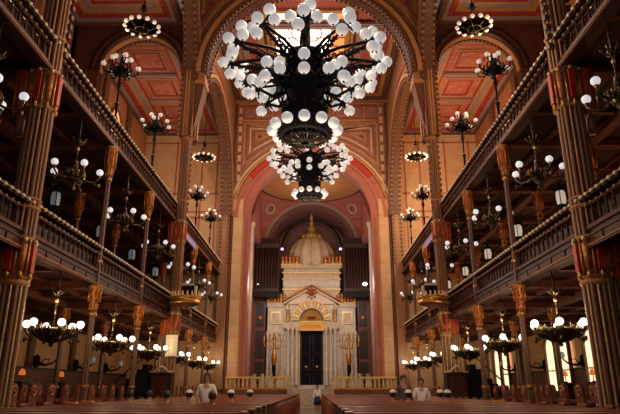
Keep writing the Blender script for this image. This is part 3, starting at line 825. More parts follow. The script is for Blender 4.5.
for sx,side in SIDES:
    for i,y in enumerate((15.85,20.0,28.3,32.4)):
        place(tt,u3,(sx*6.0,y,9.2),R(17*i),'black white-globed candelabrum standing on the %s top gallery rail, %s from the camera'%(side,ORD[i]),'candelabra on the top gallery rail')
def ringlamp():
    t=thing('ring_chandelier','x','chandelier')
    b=MB(); b.torus((0,0,0),0.58,0.022,'bronze',28,6); b.torus((0,0,-0.12),0.24,0.015,'bronze',16,5)
    for k in range(6):
        a=2*PI*k/6; b.path([(0.58*math.cos(a),0.58*math.sin(a),0),(0.3*math.cos(a),0.3*math.sin(a),-0.12),(0.05*math.cos(a),0.05*math.sin(a),-0.2)],0.012,'bronze',4)
        b.path([(0.58*math.cos(a),0.58*math.sin(a),0),(0.2*math.cos(a),0.2*math.sin(a),0.45),(0,0,0.75)],0.010,'bronze',4)
    b.sphere((0,0,-0.24),0.08,'bronze',8,6); b.build('ring',t)
    b=MB(); b.path([(0,0,0.75),(0,0,4.0)],0.02,'iron',6); b.lathe([(0.02,0),(0.14,0.05),(0.04,0.1),(0.1,0.2),(0.02,0.3)],'iron',8,(0,0,0.75)); b.build('chain',t)
    g=MB(); g.sphere((0.61,0,0.03),0.082,'globe_small',10,6); g0=g.build('globe',t)
    for k in range(13):
        o=g0 if k==0 else g0.copy()
        if k: C.objects.link(o); o.parent=t
        o.rotation_euler=(0,0,2*PI*k/13)
    freeze(t); return t
rl=ringlamp(); u4=[False]
for sx,side in SIDES:
    for i,y in enumerate((17.9,30.35)):
        place(rl,u4,(sx*6.2,y,14.1),0,'ring chandelier of small globes hanging high in the %s %s arch'%('near' if i==0 else 'far',side),'ring chandeliers in the high arches')

def lantern(glass,name='hanging_lantern'):
    t=thing(name,'x','lantern')
    b=MB(); b.lathe([(0.12,-0.24),(0.16,-0.18),(0.17,0.0),(0.16,0.18),(0.12,0.24)],glass,6,smooth=False); b.build('glass',t)
    b=MB(); b.lathe([(0.03,-0.45),(0.08,-0.36),(0.17,-0.28),(0.17,-0.25)],'iron',8); b.lathe([(0.2,0.24),(0.16,0.34),(0.05,0.42),(0.03,0.55)],'iron',8)
    for k in range(6):
        a=2*PI*k/6; b.path([(0.17*math.cos(a),0.17*math.sin(a),-0.26),(0.24*math.cos(a),0.24*math.sin(a),0),(0.17*math.cos(a),0.17*math.sin(a),0.26)],0.016,'iron',4)
        b.path([(0.17*math.cos(a),0.17*math.sin(a),0.28),(0.28*math.cos(a),0.28*math.sin(a),0.36)],0.015,'iron',4); b.path([(0.17*math.cos(a),0.17*math.sin(a),-0.28),(0.27*math.cos(a),0.27*math.sin(a),-0.36)],0.015,'iron',4)
    b.build('cage',t)
    b=MB(); b.path([(0,0,0.5),(0,0,1.05)],0.015,'iron',5); b.build('chain',t)
    freeze(t); return t
for sx,side in SIDES:
    ll=lantern('lantern' if sx<0 else 'lantern_warm'); u5=[False]
    for i,y in enumerate(BAYS[2:]):
        place(ll,u5,(sx*8.5,y,7.33),0,('pale blue' if sx<0 else 'glowing white')+' glass lantern hanging inside the %s lower gallery, %s from the camera'%(side,ORD[i]),'gallery lanterns')

def sconce():
    t=thing('wall_sconce','x','lamp')       # origin on the wall, arm along +x
    b=MB(); b.lathe([(0.02,-0.34),(0.16,-0.25),(0.2,0.0),(0.15,0.25),(0.02,0.34)],'iron',10,(0.08,0,0)); b.build('backplate',t)
    b=MB(); b.path([(0.1,0,-0.1),(0.5,0,-0.2),(0.9,0,-0.12),(1.15,0,0.1)],[0.09,0.07,0.05,0.04],'iron',8)
    b.path([(0.3,0,-0.15),(0.5,0,0.1),(0.75,0,0.08),(0.7,0,-0.05)],0.03,'iron',6); b.build('arm',t)
    g=MB(); g.lathe([(0.05,-0.1),(0.12,0.0),(0.13,0.12),(0.1,0.22),(0.06,0.26)],'lantern',10,(1.15,0,0.2)); g.build('shade',t)
    t.scale=(0.8,0.8,0.8); freeze(t); return t
sc=sconce(); u6=[False]
for sx,side in SIDES:
    for i,y in enumerate((25.0,29.1,33.2)):
        place(sc,u6,(sx*11.53,y-0.6,2.35),0 if sx<0 else PI,'black wall lamp on a long curved arm, %s aisle wall, %s from the camera'%(side,ORD[i]),'aisle wall lamps')

# small orange lamps along the aisle walls
def onelamp():
    t=thing('table_lamp','x','lamp')
    b=MB(); b.lathe([(0.09,0),(0.09,0.03),(0.02,0.05),(0.02,0.3)],'bronze',8); b.build('stand',t)
    b=MB(); b.lathe([(0.12,0.26),(0.13,0.34),(0.08,0.46),(0.02,0.5)],'orangelamp',10); b.build('shade',t)
    freeze(t); return t
# ------------------------------------------------------------------ pews
def pew(x0,x1,endh,name,carved):
    t=thing(name,'x','pew')
    b=MB(); b.box(x0,x1,0.30,0.36,0.42,0.90,'pew')
    for k in range(6):
        w=(x1-x0)/6; b.box(x0+k*w+0.08,x0+(k+1)*w-0.08,0.285,0.30,0.5,0.82,'pewend')
    b.build('backrest',t)
    b=MB(); b.box(x0,x1,0.16,0.40,0.90,0.935,'pew')
    b.build('book_ledge',t)
    b=MB(); b.box(x0,x1,0.36,0.80,0.40,0.45,'pew'); b.build('seat',t)
    def end(x):
        b=MB(); w=0.035
        if carved:
            prof=[(0.10,0),(0.82,0),(0.82,0.5),(0.70,0.62),(0.60,0.66),(0.52,0.8),(0.50,0.95)]+[(0.33+0.19*math.cos(a),endh-0.19+0.19*math.sin(a)) for a in [R(-10+k*20) for k in range(11)]]+[(0.13,endh-0.35),(0.10,0.6)]
        else:
            prof=[(0.12,0),(0.82,0),(0.82,0.5),(0.62,0.62),(0.48,0.72)]+[(0.30+0.16*math.cos(a),endh-0.16+0.16*math.sin(a)) for a in [R(k*20) for k in range(10)]]+[(0.12,0.6)]
        b.prism(prof,'X',x-w,x+w,'pewend')
        if carved:
            for s in (-1,1):
                b.path([(x+s*w,0.33+0.11*math.cos(2*PI*j/14),endh-0.19+0.11*math.sin(2*PI*j/14)) for j in range(15)],0.03,'pew',5)
                b.sphere((x+s*w,0.33,endh-0.19),0.05,'pew',8,6)
                b.path([(x+s*w,0.2,0.1),(x+s*w,0.2,endh-0.5),(x+s*w,0.45,0.9),(x+s*w,0.5,0.6),(x+s*w,0.72,0.45),(x+s*w,0.72,0.1),(x+s*w,0.2,0.1)],0.025,'pew',5)
        else:
            for s in (-1,1): b.path([(x+s*w,0.2,0.1),(x+s*w,0.2,0.8),(x+s*w,0.5,0.6),(x+s*w,0.72,0.4),(x+s*w,0.72,0.1),(x+s*w,0.2,0.1)],0.02,'pew',5)
            b.box(x-0.045,x+0.045,0.16,0.44,endh-0.02,endh+0.012,'pew')
        return b
    end(x0).build('end_panel',t); end(x1).build('end_panel',t)
    freeze(t); return t
p1=pew(0.64,5.25,0.97,'nave_pew',False); v1=[False]
p2=pew(6.66,8.3,1.38,'aisle_pew',True); v2=[False]
for side,rot in (('right',0),('left',PI)):
    for i in range(28):
        y=7.0+0.95*i
        src=place(p1,v1,(0,y,0),0,'long brown pew %s of the centre gangway, %s row from the camera'%(side,ORD[i]),'nave pews')
        if rot: src.location.x=-5.89
    for i in range(24):
        y=12.15+0.95*i
        if i==11: continue
        src=place(p2,v2,(0,y,0),0,'dark pew with scrolled carved ends in the %s aisle, %s row from the camera'%(side,ORD[i]),'aisle pews')
        if rot: src.location.x=-14.96
for i,(px,Y) in enumerate(((61,13.0),(84,13.95),(487,14.9))):
    x=(px-314)/562*Y+0.22
    b=MB(); b.box(-0.13,0.13,-0.09,0.09,0,0.035,'yellow'); b.box(-0.12,0.12,-0.08,0.08,0.008,0.028,'cream')
    o=b.build('yellow_book'); o.location=(x if abs(x)<5.2 else math.copysign(5.1,x),7.0+0.95*round((Y-7)/0.95)+0.27,0.938)
    tag(o,'small yellow book lying on a pew ledge, '+('leftmost' if i==0 else 'on the left next to the leftmost one' if i==1 else 'on the right-hand pews'),'book','yellow books on pew ledges')

# ------------------------------------------------------------------ chancel furniture
def rail(sx,side):
    x0,x1=1.25,5.3
    t=thing('chancel_balustrade','yellow gilt balustrade on the platform edge %s of the chancel steps'%side,'balustrade',(sx*3.3,36.4,1.2),0,'chancel balustrades')
    og=(sx*3.3,36.4,1.2)
    b=MB(og); b.box(sx*x0,sx*x1,36.32,36.48,1.85,1.95,'goldpale'); b.build('handrail',t)
    b=MB(og); b.box(sx*x0,sx*x1,36.32,36.48,1.2,1.3,'gold'); b.build('plinth',t)
    b=MB(); b.lathe([(0.06,0.1),(0.09,0.25),(0.04,0.4),(0.07,0.55),(0.06,0.65)],'goldpale',8); p0=b.build('baluster',t)
    for k in range(16):
        o=p0 if k==0 else p0.copy()
        if k: C.objects.link(o); o.parent=t
        o.location=(-1.95+k*0.26,0,0)
for sx,side in SIDES: rail(sx,side)

# the ark
YA=45.2
t=thing('torah_ark','tall cream and gold domed ark at the far end of the nave','ark',(0,YA,1.2))
og=(0,YA,1.2)
def B(): return MB(og)
b=B(); b.box(-3.5,3.5,YA-0.1,YA+3.4,1.2,1.5,'white'); b.build('plinth',t)
for sx in (-1,1):
    b=B(); b.box(sx*2.2,sx*3.5,YA+0.2,YA+2.6,1.5,7.6,'white')
    b.box(sx*2.15,sx*3.58,YA+0.1,YA+2.6,7.45,7.85,'cream'); b.box(sx*2.45,sx*3.25,YA+0.12,YA+0.2,6.1,7.1,'goldpale'); b.box(sx*2.55,sx*3.15,YA+0.10,YA+0.14,6.2,7.0,'cream')
    b.box(sx*2.15,sx*3.58,YA+0.08,YA+0.3,5.35,5.55,'cream')
    b.build('side_tower',t)
    b=B()
    for k in range(6):
        x=2.2+k*0.26
        b.lathe([(0.14,0),(0.20,0.2),(0.09,0.34),(0.15,0.52),(0.02,0.75)],'gold' if k%2 else 'orange',8,(sx*x,YA+0.1,7.85))
    b.box(sx*2.1,sx*3.62,YA+0.05,YA+0.25,7.83,7.98,'gold'); b.build('gilt_cresting',t)
    for x in (2.35,2.75,3.15,3.45):
        b=B(); b.lathe([(0.14,1.5),(0.14,1.9),(0.095,2.0),(0.09,5.0),(0.15,5.3),(0.15,5.4)],'white',12,(sx*x,YA+0.05,0)); b.lathe([(0.1,-0.05),(0.13,0),(0.1,0.05)],'gold',10,(sx*x,YA+0.05,4.95)); b.lathe([(0.1,-0.05),(0.125,0),(0.1,0.05)],'goldpale',10,(sx*x,YA+0.05,2.7)); b.build('column',t)
    for x in (1.15,1.5,1.85):
        b=B(); b.lathe([(0.16,1.5),(0.16,2.9),(0.10,3.0),(0.10,5.4),(0.17,5.7),(0.17,5.85)],'white',12,(sx*x,YA-0.05-0.12*(x<1.3)+0.1*(x>1.6),0)); b.lathe([(0.12,-0.06),(0.16,0),(0.12,0.06)],'gold',10,(sx*x,YA-0.05-0.12*(x<1.3)+0.1*(x>1.6),5.6)); b.build('column',t)
b=B(); b.box(-2.2,-0.95,YA+0.25,YA+2.6,1.5,6.6,'white'); b.box(0.95,2.2,YA+0.25,YA+2.6,1.5,6.6,'white')
b.box(-2.2,-0.98,YA-0.1,YA+0.3,5.75,6.3,'cream'); b.box(0.98,2.2,YA-0.1,YA+0.3,5.75,6.3,'cream')
b.archwall('Y',YA+0.2,YA+0.6,-2.2,2.2,8.2,0,6.35,0.95,'white',6.3,n=24)
b.build('door_surround',t)
d=B(); d.box(-0.97,0.97,YA+0.3,YA+0.4,1.3,5.6,'door'); dr=d.build('door',t)
d=B()
for x in (-0.93,0.93): d.box(x-0.03,x+0.03,YA+0.26,YA+0.3,1.3,5.6,'goldpale')
for s in (-1,1):
    for z0,z1 in ((1.5,2.3),(2.6,3.7),(3.9,5.3)):
        d.path([(s*0.12,YA+0.29,z0),(s*0.8,YA+0.29,z0),(s*0.8,YA+0.29,z1),(s*0.12,YA+0.29,z1),(s*0.12,YA+0.29,z0)],0.012,'shaft',4)
    d.sphere((s*0.42,YA+0.28,2.85),0.11,'goldpale',10,6)
d.build('gilt_fittings',dr)
b=B(); b.box(-1.0,1.0,YA-0.05,YA+0.3,5.6,6.3,'gold'); b.box(-1.05,1.05,YA-0.1,YA+0.3,5.58,5.68,'goldpale'); b.box(-1.05,1.05,YA-0.1,YA+0.3,6.22,6.34,'goldpale')
for k in range(9): b.box(-0.72+k*0.165,-0.62+k*0.165,YA-0.08,YA-0.04,5.85,6.05,'orange')
b.build('inscription_plate',t)
b=B()
for j in range(12):
    a=PI*j/12; b.prism([(0,6.36),(0.92*math.cos(a),6.36+0.92*math.sin(a)),(0.92*math.cos(a+PI/12),6.36+0.92*math.sin(a+PI/12))],'Y',YA+0.22-0.05*(j%2),YA+0.3,'antique')
b.lathe([(0.02,-0.1),(0.3,0),(0.34,0.1)],'orange',12,(0,YA+0.15,6.6)); b.build('lunette',t)
b=B()
for j in range(15):
    a0=PI*j/15; b.arch('Y',YA-0.1,YA+0.25,0,6.36,0.98,1.5,'goldpale' if j%2 else 'cream',a0=a0+0.015,a1=a0+PI/15-0.015,n=2)
b.arch('Y',YA-0.14,YA+0.2,0,6.36,1.5,1.6,'gold',n=24)
b.build('voussoirs',t)
b=B(); b.prism([(-2.3,7.7),(2.3,7.7),(2.3,7.85),(0,9.15),(-2.3,7.85)],'Y',YA+0.0,YA+0.6,'white')
for s in (-1,1):
    b.path([(s*2.35,YA-0.02,7.85),(0,YA-0.02,9.18)],0.09,'orange',6); b.path([(s*2.2,YA-0.02,7.65),(0,YA-0.02,8.9)],0.05,'gold',6)
    b.lathe([(0.14,0),(0.18,0.2),(0.05,0.3),(0.12,0.45),(0.02,0.6)],'orange',8,(s*2.25,YA+0.1,7.95))
    b.lathe([(0.14,0),(0.15,0.9),(0.2,0.95),(0.05,1.2),(0.1,1.35),(0.01,1.5)],'goldpale',8,(s*1.88,YA-0.1,6.3))
b.build('gable',t)
b=B(); b.sphere((0,YA-0.1,8.55),0.22,'red',10,8,1.2); b.torus((0,YA-0.05,8.55),0.26,0.05,'gold',14,5)
for k in range(8):
    a=2*PI*k/8; b.sphere((0.36*math.cos(a),YA-0.05,8.55+0.42*math.sin(a)),0.09,'orange',6,5)
b.build('jewel',t)
b=B(); b.box(-2.3,2.3,YA+0.6,YA+3.2,7.8,10.9,'cream')
for z,dz,ex,mm in ((8.9,0.12,0.08,'goldpale'),(9.2,0.5,0.03,'white'),(9.75,0.12,0.1,'goldpale'),(10.25,0.15,0.12,'goldpale'),(10.7,0.3,0.2,'cream'),(10.95,0.1,0.26,'goldpale')):
    b.box(-2.3-ex,2.3+ex,YA+0.6-ex,YA+3.2,z,z+dz,mm)
b.build('attic',t)
b=B()
for k in range(17):
    x=-2.4+k*0.3
    b.lathe([(0.16,0),(0.23,0.2),(0.10,0.34),(0.17,0.5),(0.02,0.7)],'orange' if k%2 else 'gold',8,(x,YA+0.45,11.05))
b.lathe([(0.2,0),(0.28,0.25),(0.1,0.5),(0.2,0.75),(0.06,1.0),(0.01,1.2)],'gold',8,(0,YA+0.45,11.05))
b.box(-2.5,2.5,YA+0.42,YA+0.58,11.03,11.18,'gold'); b.build('roof_cresting',t)
b=B(); cy=YA+2.0
dp=[(1.92,11.0),(1.98,11.5),(1.95,12.0),(1.8,12.5),(1.5,13.0),(1.05,13.4),(0.6,13.65),(0.25,13.8)]
b.lathe(dp,'cream',64,(0,cy,0),flute=16,depth=0.06)
for k in range(16):
    a=2*PI*k/16; b.path([((r+0.02)*math.cos(a),cy+(r+0.02)*math.sin(a),z) for r,z in dp],0.04,'goldpale',5)
b.build('dome',t)
b=B(); b.lathe([(0.80,13.1),(0.95,13.3),(0.75,13.5),(0.85,13.75),(0.6,14.0),(0.25,14.2),(0.42,14.45),(0.16,14.65),(0.24,14.95),(0.09,15.2),(0.16,15.4),(0.02,16.0)],'goldpale',14,(0,cy,0))
for k in range(10):
    a=2*PI*k/10; b.sphere((0.88*math.cos(a),cy+0.88*math.sin(a),13.7),0.16,'gold',6,5,1.5)
b.build('crown_finial',t)

# organ cases
for sx,side in SIDES:
    t=thing('organ_case','tall dark wooden organ case %s of the cream ark dome'%side,'organ',(sx*3.55,45.0,8.3),0,'organ cases')
    og=(sx*3.55,45.0,8.3)
    b=MB(og); b.box(sx*2.62,sx*4.5,44.2,45.05,8.5,12.9,'organ'); b.box(sx*2.58,sx*4.55,44.05,45.05,12.5,12.75,'dark'); b.box(sx*2.58,sx*4.58,44.0,45.05,8.45,8.75,'dark'); b.build('case',t)
    b=MB(); b.lathe([(0.10,0),(0.11,0.1),(0.11,3.3),(0.02,3.35)],'dark',8); p0=b.build('pipe',t)
    for k in range(8):
        o=p0 if k==0 else p0.copy()
        if k: C.objects.link(o); o.parent=t
        o.location=(-0.8+k*0.235,-0.86,0.4)
    b=MB(og); b.box(sx*2.58,sx*4.58,43.92,44.02,8.05,8.5,'iron'); b.build('gallery_rail',t)
for sx,side in SIDES:
    t=thing('spot_lamp','small %s lamp fixed to the organ case front %s of the ark'%('bright white' if sx>0 else 'dim white',side),'lamp',(sx*4.2,43.85,9.0),0)
    b=MB(); b.path([(0,0.1,-0.1),(0,0,0)],0.04,'iron',6); b.build('bracket',t)
    b=MB(); b.sphere((0,-0.05,0.04),0.19 if sx>0 else 0.10,'lamp_white' if sx>0 else 'globe_small',10,8,0.7); b.build('bulb',t)
    t=thing('violet_lamp','tiny violet lamp glowing %s of the ark dome'%side,'lamp',(sx*2.35,44.15,11.9),0)
    b=MB(); b.path([(0,0.05,-0.35),(0,0,-0.05)],0.05,'iron',6); b.build('bracket',t)
    b=MB(); b.sphere((0,0,0.05),0.12,'violet',10,8); b.build('bulb',t)

# tall candelabra before the ark
def menorah():
    t=thing('tall_candelabrum','x','candelabrum')
    b=MB(); b.lathe([(0.42,0),(0.42,0.12),(0.3,0.2),(0.3,0.5),(0.14,0.6)],'bronze',10); b.build('base',t)
    b=MB(); b.lathe([(0.12,0.6),(0.16,0.75),(0.12,0.85),(0.12,1.7),(0.18,1.85),(0.2,2.1),(0.2,2.5),(0.12,2.7),(0.08,2.9),(0.08,3.9)],'gold',12); b.lathe([(0.14,0.9),(0.15,1.7)],'iron',12); b.build('stem',t)
    for k,dx in enumerate((0.28,0.52,0.76)):
        for s in (-1,1):
            b=MB(); b.path([(0,0,2.85),(s*dx*0.6,0,2.9),(s*dx,0,3.1),(s*dx,0,3.4)],0.04,'gold',6); b.lathe([(0.03,0),(0.09,0.05),(0.09,0.1),(0.03,0.12),(0.03,0.45)],'goldpale',8,(s*dx,0,3.4)); b.build('arm',t)
    b=MB(); b.lathe([(0.04,3.9),(0.1,3.95),(0.03,4.05),(0.03,4.35)],'goldpale',8); b.build('finial',t)
    freeze(t); return t
mn=menorah(); u7=[False]
for sx,side in SIDES: place(mn,u7,(sx*2.78,43.2,1.2),0,'tall gold branched candelabrum standing on the %s of the ark door'%side,'tall candelabra')
b=MB(); b.lathe([(0.11,0),(0.14,0.1),(0.09,0.2),(0.10,0.8),(0.15,0.95),(0.16,1.0)],'white',10)
p0=b.build('marble_post'); k=0
for sx,side in SIDES:
    for i,x in enumerate((2.2,2.75,3.3,3.85,4.35)):
        o=p0 if k==0 else p0.copy()
        if k: C.objects.link(o)
        k+=1; o.location=(sx*x,39.5,1.2); tag(o,'short white post behind the gilt chancel balustrade, %s from the centre on the %s'%(ORD[i],side),'post','white chancel posts')

# pulpits on the far clustered columns
def pulpit():
    t=thing('pulpit','x','pulpit')
    b=MB(); b.lathe([(0.05,-0.22),(0.2,-0.16),(0.5,-0.08),(0.68,0.0)],'wood',20)
    b.build('underside',t)
    b=MB(); b.lathe([(0.68,0.0),(0.74,0.03),(0.74,0.10),(0.68,0.13),(0.70,0.25),(0.74,0.3),(0.70,0.34),(0.62,0.34),(0.62,0.02)],'gold',24); b.build('basket',t)
    b=MB()
    for k in range(20):
        a=2*PI*k/20; b.lathe([(0.05,0),(0.07,0.06),(0.03,0.12),(0.05,0.17),(0.005,0.24)],'goldpale',6,(0.69*math.cos(a),0.69*math.sin(a),0.34))
    b.build('cresting',t)
    t.scale=(0.86,0.86,0.86); freeze(t); return t
pp=pulpit(); u8=[False]
for sx,side in SIDES:
    place(pp,u8,(sx*5.1,23.25,4.55),0,'round gilded pulpit basket on the far %s column'%side,'pulpits')
    o=thing('pulpit_screen','white-framed dark panel standing above the %s pulpit'%side,'panel',(sx*5.4,24.8,4.6),0,'pulpit screens')
    b=MB(); b.box(-0.32,0.32,0,0.05,0.15,1.0,'iron'); b.sphere((0.06 ,-0.02,0.4),0.16,'clothgrey' if sx<0 else 'maroon',8,6); b.build('panel',o)
    b=MB()
    for x in (-0.36,0.36): b.box(x-0.05,x+0.05,-0.03,0.08,0,1.1,'white')
    b.box(-0.41,0.41,-0.03,0.08,1.0,1.1,'white'); b.build('frame',o)
    # canopied seat below
    o=thing('canopied_stall','dark stall with a white wavy top edge at the foot of the far %s column'%side,'seat',(sx*5.78,23.1,0),0,'canopied stalls')
    b=MB(); b.box(-0.4,0.4,-0.2,0.3,0,1.85,'dark'); b.box(-0.32,0.32,-0.25,-0.2,0.2,1.7,'wood'); b.build('body',o)
    b=MB(); b.path([(-0.45,-0.2,1.88),(-0.3,-0.2,1.86),(-0.15,-0.2,1.98),(0,-0.2,2.1),(0.15,-0.2,1.98),(0.3,-0.2,1.86),(0.45,-0.2,1.88)],0.04,'white',6); b.build('canopy_edge',o)
    # stepped dark stair parapet
    o=thing('pulpit_stair','dark stepped stair rising to the %s pulpit column'%side,'stairs',(sx*7.0,23.15,0),0,'pulpit stairs')
    b=MB()
    for k in range(6): b.box(-sx*(-0.5+k*0.2),-sx*(-0.3+k*0.2),-0.4,0.4,0,1.25+k*0.18,'iron')
    b.build('steps',o)
    b=MB(); b.path([(-sx*-0.5,-0.42,1.5),(-sx*0.7,-0.42,2.6)],0.03,'bronze',6); b.build('rail',o)
t=thing('hanging_banner','white banner with gold markings hung on the far left column','banner',(-5.62,23.55,2.5))
b=MB(); b.box(-0.24,0.24,0,0.03,0,0.85,'shirtwhite'); [b.box(-0.07,0.07,-0.012,0,z,z+0.1,'goldpale') for z in (0.14,0.28,0.42,0.56)]; b.box(-0.2,0.2,-0.012,0,0.72,0.76,'goldpale'); b.box(-0.2,0.2,-0.012,0,0.06,0.09,'goldpale'); b.build('cloth',t)
b=MB(); b.path([(-0.28,0.015,0.86),(0.28,0.015,0.86)],0.025,'gold',6); b.build('rod',t)
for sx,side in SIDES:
    b=MB(); b.box(sx*5.86,sx*5.92,24.9,28.0,8.05,8.32,'lav'); tag(b.build('lavender_sheen'),'lavender sheen strip below the %s top gallery beyond the far thick column'%side,'strip')  # sheen of bluish light on the soffit, put in as a faintly glowing strip
ol=onelamp(); u9=[False]
for i,(x,y) in enumerate(((-11.3,23.0),(-11.3,26.6),(11.3,21.2),(11.3,23.4),(11.3,26.0))):
    bsh=MB(); bsh.box(-0.2,0.2,-0.3,0.3,0,1.5,'dark'); 
    s_=bsh.build('lamp_stand'); s_.location=(x,y,0); tag(s_,'dark wooden cupboard under an orange lamp by the %s aisle wall, %s from the camera'%('left' if x<0 else 'right',ORD[i if x<0 else i-2]),'cupboard','lamp cupboards')
    place(ol,u9,(x,y,1.5),0,'small orange shaded lamp by the %s aisle wall, %s from the camera'%('left' if x<0 else 'right',ORD[i if x<0 else i-2]),'orange aisle lamps')

# ------------------------------------------------------------------ people
def skin(name, pts, edges, rad, m, parent, root=0, lv=2):
    me=bpy.data.meshes.new(name); me.from_pydata(pts,edges,[]); me.materials.append(M[m])
    o=bpy.data.objects.new(name,me); C.objects.link(o); o.parent=parent
    sk=o.modifiers.new('skin','SKIN'); sk.use_smooth_shade=True
    for i,r in enumerate(rad):
        rr=r if isinstance(r,tuple) else (r,r)
        me.skin_vertices[0].data[i].radius=rr; me.skin_vertices[0].data[i].use_root=(i==root)
    ss=o.modifiers.new('sub','SUBSURF'); ss.levels=lv; ss.render_levels=lv
    return o
def person(label, loc, rz, h, pose, top, bottom, hair, kippah=False, long_hair=False, skirt=False, female=False):
    t=thing('person',label,'person',loc,rz)
    s=h/1.7
    P=lambda x,y,z: (x*s,y*s,z*s)
    sit = pose=='sit'
    pz=0.44/s if sit else 0.92      # pelvis height
    sh=pz+0.48; nk=sh+0.045; hd=nk+0.145
    pts=[]; ed=[]; rad=[]
    def add(p,r,par=None):
        pts.append(P(*p)); rad.append(r*s if not isinstance(r,tuple) else (r[0]*s,r[1]*s))
        if par is not None: ed.append((par,len(pts)-1))
        return len(pts)-1
    pel=add((0,0,pz),(0.15,0.11)); wa=add((0,0,pz+0.2),(0.13,0.095),pel); ch=add((0,0,sh-0.12),(0.16,0.11),wa); ne=add((0,0,nk),0.055,ch)
    j1=add((0,-0.01,nk+0.07),0.062,ne); h1=add((0,-0.02,hd),(0.078,0.095),j1); h2=add((0,-0.01,hd+0.085),(0.06,0.075),h1)
    arms={}
    for sd in (-1,1):
        so=add((sd*0.18,0,sh),0.052,ch)
        if sit: el=(sd*0.23,-0.06,sh-0.28); wr=(sd*0.14,-0.28,sh-0.36); hn=(sd*0.10,-0.36,sh-0.38)
        elif female: el=(sd*0.25,0.0,sh-0.27); wr=(sd*0.14,-0.18,sh-0.44); hn=(sd*0.07,-0.24,sh-0.44)
        else: el=(sd*0.24,0.02,sh-0.28); wr=(sd*0.26,-0.04,sh-0.53); hn=(sd*0.26,-0.06,sh-0.61)
        e=add(el,0.042,so); w=add(wr,0.03,e); hh=add(hn,(0.038,0.022),w)
        arms[sd]=(so,e,w,hh,el,wr,hn)
        d=Vector(hn)-Vector(wr); d.normalize(); side=Vector((1,0,0)) if abs(d.x)<0.8 else Vector((0,0,1))
        for f,(o_,l_) in enumerate(((-0.027,0.062),(-0.009,0.075),(0.009,0.07),(0.027,0.055))):
            p0=Vector(hn)+d*0.03+side*o_; k1=add(tuple(p0),0.010,hh); k2=add(tuple(p0+d*l_*0.6+Vector((0,-0.006,-0.004))),0.009,k1); add(tuple(p0+d*l_+Vector((0,-0.016,-0.012))),0.007,k2)
        th=Vector(wr).lerp(Vector(hn),0.5)-side*sd*0.03; k1=add(tuple(th),0.011,hh); add(tuple(th-side*sd*0.02+d*0.045),0.009,k1)
    legs={}
    for sd in (-1,1):
        hp=add((sd*0.09,0,pz-0.04),0.088,pel)
        if sit: kn=(sd*0.12,-0.42,pz+0.0); an=(sd*0.12,-0.42,0.09); to=(sd*0.13,-0.58,0.03)
        else: kn=(sd*0.10,-0.01,0.49); an=(sd*0.10,0.02,0.08); to=(sd*0.12,-0.14,0.03)
        k=add(kn,0.06,hp); c=add(((kn[0]+an[0])/2,(kn[1]+an[1])/2+0.02,(kn[2]+an[2])/2+0.05),0.05,k); a=add(an,0.036,c); add(to,0.035,a)
        legs[sd]=(kn,an)
    skin('body',pts,ed,rad,'skin',t)
    # clothing
    q=[];e2=[];r2=[]
    def ad(p,r,par=None):
        q.append(P(*p)); r2.append(tuple(v*s for v in r) if isinstance(r,tuple) else r*s)
        if par is not None: e2.append((par,len(q)-1))
        return len(q)-1
    a0=ad((0,0,pz-0.02),(0.175,0.13)); a1=ad((0,0,pz+0.2),(0.15,0.115),a0); a2=ad((0,0,sh-0.12),(0.18,0.13),a1); ad((0,0,sh+0.03),(0.07,0.065),a2)
    for sd in (-1,1):
        so=ad((sd*0.175,0,sh-0.012),0.068,a2); el,wr=arms[sd][4],arms[sd][5]; ee=ad(el,0.06,so)
        if not female: ad(tuple(Vector(el).lerp(Vector(wr),0.85)),0.045,ee)
    skin('shirt',q,e2,r2,top,t)
    if skirt:
        b=MB(); b.lathe([(0.15*s,(pz+0.1)*s),(0.19*s,pz*s),(0.24*s,0.75*s),(0.28*s,0.45*s),(0.26*s,0.45*s),(0.2*s,0.8*s)],bottom,18); b.build('skirt',t)
    else:
        q.clear(); e2.clear(); r2.clear()
        a0=ad((0,0,pz+0.02),(0.165,0.125))
        for sd in (-1,1):
            hp=ad((sd*0.09,0,pz-0.05),0.105,a0); k=ad(legs[sd][0],0.08,hp); ad((legs[sd][1][0],legs[sd][1][1],0.12),0.062,k)
        skin('trousers',q,e2,r2,bottom,t)
    # hair as a cap over the skull, open at the face (-y)
    b=MB(); n=16;k=8; hc=Vector((0,0.0,hd+0.05)); vs=[];fs=[]
    for i in range(k+1):
        ph=PI*0.72*i/k
        for j in range(n):
            th=2*PI*j/n
            face=max(0,-math.sin(th)); lim=1-0.42*face
            p=hc+Vector((0.096*math.sin(ph*lim)*math.cos(th),0.112*math.sin(ph*lim)*math.sin(th)+0.008,0.115*math.cos(ph*lim)))
            if long_hair and i>5: p.z-=0.05*(i-5)*(1-face); 
            vs.append(tuple(p*s))
    for i in range(k):
        for j in range(n): fs.append((i*n+j,(i+1)*n+j,(i+1)*n+(j+1)%n,i*n+(j+1)%n))
    b.add(vs,fs,hair,True); b.build('hair',t)
    if kippah:
        b=MB(); b.lathe([(0.105*s*math.sin(PI*0.5*i/6),0.085*s*math.cos(PI*0.5*i/6)) for i in range(7)][::-1],'shirtwhite',16,(0,0.02*s,(hd+0.092)*s)); b.build('skullcap',t)
    b=MB(); 
    for sd in (-1,1): b.sphere(P(sd*0.032,-0.108,hd+0.012),0.011*s,'hair',8,6)
    b.build('eyes',t)
    b=MB(); b.path([P(0,-0.108,hd+0.01),P(0,-0.13,hd-0.028),P(0,-0.108,hd-0.036)],[0.008*s,0.015*s,0.01*s],'skin',6); b.build('nose',t)
    b=MB(); b.path([P(-0.025,-0.105,hd-0.062),P(0,-0.112,hd-0.06),P(0.025,-0.105,hd-0.062)],0.006*s,'rose',5); b.build('mouth',t)
    return t
def at(px,Y): return (px-314)/562*Y*0.97+0.22
def row(Y): return 7.0+0.95*round((Y-7)/0.95)
